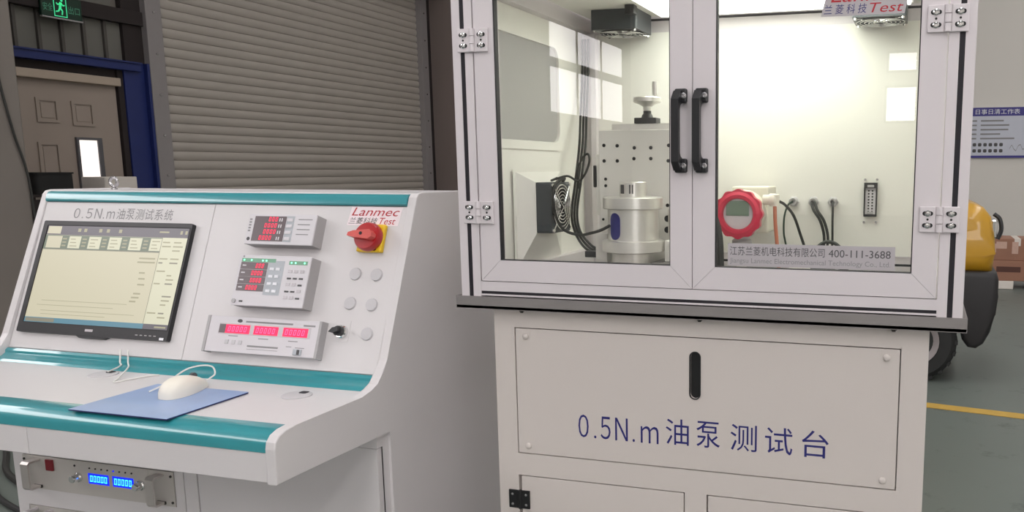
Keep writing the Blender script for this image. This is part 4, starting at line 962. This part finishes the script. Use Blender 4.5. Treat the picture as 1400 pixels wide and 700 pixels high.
# torque counter ----------------------------------------------------------
pc = thing('torque_display', 'long low instrument with three glowing pink-red number windows', 'meter', puv(-.54, -.02))
obj('case', uvbox(NB(), -.694, -.382, -.016, .064, .0002, .018), 'meter_side', pc)
obj('face_plate', uvbox(NB(), -.690, -.386, -.0185, .066, .018, .0205, .001), 'meter', pc)
for a, b in ((-.698, -.690), (-.386, -.379)): obj('side_cheek', uvbox(NB(), a, b, -.02, .0665, .0002, .022, .001), 'meter_side', pc)
obj('window_frame', uvbox(NB(), -.661, -.406, .024, .0495, .0205, .0209), 'sticker', pc)
for k, (a, b) in enumerate(((-.653, -.573), (-.561, -.494), (-.480, -.413))):
    wv = obj('number_window', uvbox(NB(), a, b, .0265, .047, .0209, .0215), 'led_window', pc, label='glowing pink-red window')
    if k == 0: obj('window_mask', uvbox(NB(), a - .006, a + .012, .0265, .047, .0211, .0218), 'lens', wv)
    bm = NB(); digits(bm, '00000', (a + .019 if k == 0 else a + .006), .0305, .0125, .0219, PMX, wd=.55, pitch=.9); obj('figures', bm, 'led_pink', wv)
bm = NB()
text(bm, 'TORQUE SPEED POWER DISPLAY METER', -.585, -.455, .0535, .0585, .0207, T=PMX) if False else None
for a, b, v0, v1 in ((-.588, -.457, .0535, .0575), (-.428, -.396, .052, .056), (-.63, -.603, .0195, .0215), (-.545, -.517, .0165, .0185), (-.462, -.436, .0155, .0175), (-.572, -.486, -.003, .001), (-.572, -.486, -.0085, -.0075), (-.465, -.450, .003, .0045), (-.44, -.415, .0015, .003)): qd(bm, a, b, v0, v1, .0207)
obj('print', bm, 'mid_text', pc)
obj('brand_dot', prism(NB(), [(-.605 + .007 * math.cos(t), .0565 + .0042 * math.sin(t)) for t in [2 * PI * k / 14 for k in range(14)]], .0205, .021, T=PMX), 'grey_text', pc)
for k in range(3): obj('key', uvbox(NB(), -.636 + k * .019, -.626 + k * .019, .001, .011, .0205, .0222, .0005), 'plug', pc)
obj('rocker_switch', uvbox(NB(), -.442, -.420, -.0145, -.001, .0205, .024, .0008), 'meter_key', pc); obj('rocker_mark', uvbox(NB(), -.431, -.424, -.0135, -.002, .024, .0245), 'grey_text', pc)

# rack power supply --------------------------------------------------------
ps = thing('rack_power_supply', 'grey rack power supply with blue digits and chrome handles under the desk', 'power supply', (-1.024, .1, .402))
obj('front_panel', box(NB(), -1.2645, -.7835, -.003, .0, .4015, .489, .0005), 'rack', ps)
obj('chassis', box(NB(), -1.245, -.803, .0002, .019, .406, .485), 'meter_side', ps)
for x in (-1.218, -.823):
    bm = NB(); yy = -.003; z0, z1 = .408, .482
    pts = [(yy, z0), (-.030, z0), (-.035, z0 + .006), (-.035, z1 - .006), (-.030, z1), (yy, z1), (yy, z1 - .005), (-.028, z1 - .005), (-.031, z1 - .008), (-.031, z0 + .008), (-.028, z0 + .005), (yy, z0 + .006)]
    prism(bm, pts, x - .012, x + .012, 'x'); obj('handle', bm, 'handle_steel', ps)
    obj('handle_foot', box(NB(), x - .013, x + .013, -.0075, -.003, z0 - .002, z0 + .006, .001), 'dark_screw', ps)
obj('rocker_switch', box(NB(), -1.183, -1.160, -.008, -.003, .455, .484, .001), 'dark_red', ps)
for x in (-1.080, -.882):
    obj('knob', lathe(NB(), [(.0125, -.003), (.0125, -.008), (.010, -.010), (.0095, -.022), (.008, -.024), (0, -.024)], (x, 0, .447), 'y', 20), 'chrome', ps, True)
for x0, x1 in ((-1.049, -.983), (-.972, -.905)):
    wv = obj('digit_window', box(NB(), x0, x1, -.004, -.003, .434, .461), 'led_blue_bg', ps, label='glowing blue window')
    bm = NB(); T = Matrix(((1, 0, 0, 0), (0, 0, -1, 0), (0, 1, 0, 0), (0, 0, 0, 1))); digits(bm, '00000', x0 + .005, .4395, .016, .0045, T, wd=.5, pitch=.72); obj('figures', bm, 'led_blue', wv)
obj('sub_panel', box(NB(), -1.10, -.858, -.0038, -.003, .42, .4865), 'rack', ps)
for k in range(8): obj('indicator', cyl(NB(), (-1.042 + k * .019, -.0038, .474), .0022, -.0014, 'y', 10), 'led_blue_bg' if k == 4 else 'slot', ps)
obj('indicator', cyl(NB(), (-1.09, -.0038, .476), .0028, -.0012, 'y', 10), 'slot', ps)
for x in (-1.258, -.79):
    for z in (.412, .478): obj('rack_screw', cyl(NB(), (x, -.003, z), .0032, -.002, 'y', 10), 'dark_screw', ps)

# mouse pad, mouse, cables ---------------------------------------------------
mpd = thing('mouse_pad', 'shiny blue mouse pad lying over the teal desk edge', 'mouse pad', (-.587, -.187, DZ + .0008))
obj('foam', box(NB(), -.7105, -.4635, -.2895, -.0845, DZ + .001, DZ + .0035), 'pad_edge', mpd)
obj('cover', box(NB(), -.711, -.463, -.290, -.084, DZ + .0035, DZ + .0045, .0004), 'pad', mpd)
mz = DZ + .0048
mu = thing('computer_mouse', 'cream wired computer mouse on the blue pad', 'mouse', (-.59, -.125, mz))
bm = NB(); nu, nv = 22, 16; rows = []
def mouse_pt(s, a):
    """s 0..1 rear to front along +y, a 0..pi across."""
    y = -.187 + .125 * s
    wd = .034 * max(0.0, math.sin(PI * s ** .85)) ** .42 * (1 - .26 * s); hh = .041 * max(0.0, math.sin(PI * s ** .72)) ** .5 * (1 - .12 * s)
    ca, sa = math.cos(a), math.sin(a)
    return Vector((-.584 - .014 * s + wd * math.copysign(abs(ca) ** .85, ca), y, mz + .003 + max(hh - .003, .001) * sa ** .95 - (.003 if sa < .02 else 0)))
for i in range(nu + 1):
    s = .5 - .5 * math.cos(PI * (.03 + .94 * i / nu)); rows.append([bm.verts.new(mouse_pt(s, PI * j / nv)) for j in range(nv + 1)])
for a, b in zip(rows, rows[1:]):
    for j in range(nv): bm.faces.new((a[j], a[j + 1], b[j + 1], b[j]))
    bm.faces.new((a[0], b[0], b[nv], a[nv]))
bm.faces.new(rows[0]); bm.faces.new(rows[-1])
obj('shell', bm, 'mouse', mu, True)
obj('scroll_wheel', cyl(NB(), (-.598, -.098, mz + .0285), .008, .007, 'x', 18), 'grey_text', mu, True)
obj('cord', tube(NB(), [(-.597, -.066, mz + .008), (-.594, -.054, mz + .014), (-.589, -.045, mz + .022), (-.600, -.040, mz + .036), (-.626, -.045, mz + .038), (-.652, -.06, mz + .031), (-.660, -.09, mz + .017), (-.659, -.12, mz + .008), (-.661, -.15, mz + .0022)], .0018), 'wire_white', mu, True)
cable([puv(-.947, -.030, .012), puv(-.940, -.06, .012), (-.928, .012, DZ + .010), (-.917, -.03, DZ + .0054)], .0019, 'wire_white', 'thin white cable dropping from the monitor into the grommet')
cable([puv(-.924, -.030, .012), puv(-.915, -.06, .012), (-.885, -.005, DZ + .012), (-.845, -.065, DZ + .004), (-.826, -.092, DZ + .0022), (-.815, -.06, DZ + .0022), (-.80, -.02, DZ + .0022), (-.785, -.012, DZ + .0022)], .0019, 'wire_white', 'thin white cable trailing from the monitor across the desk')
# black cables on the floor beside the console
cable([(-3.3, 1.35, .012), (-2.8, 1.0, .012), (-2.5, .80, .012), (-2.1, .68, .012), (-1.75, .75, .012)], .012, 'wire_black', 'thick black cable on the floor beside the console')
cable([(-3.2, 1.1, .010), (-2.7, .86, .010), (-2.3, .62, .010), (-1.9, .52, .010), (-1.6, .56, .010)], .010, 'rubber', 'thinner black cable on the floor beside the console')
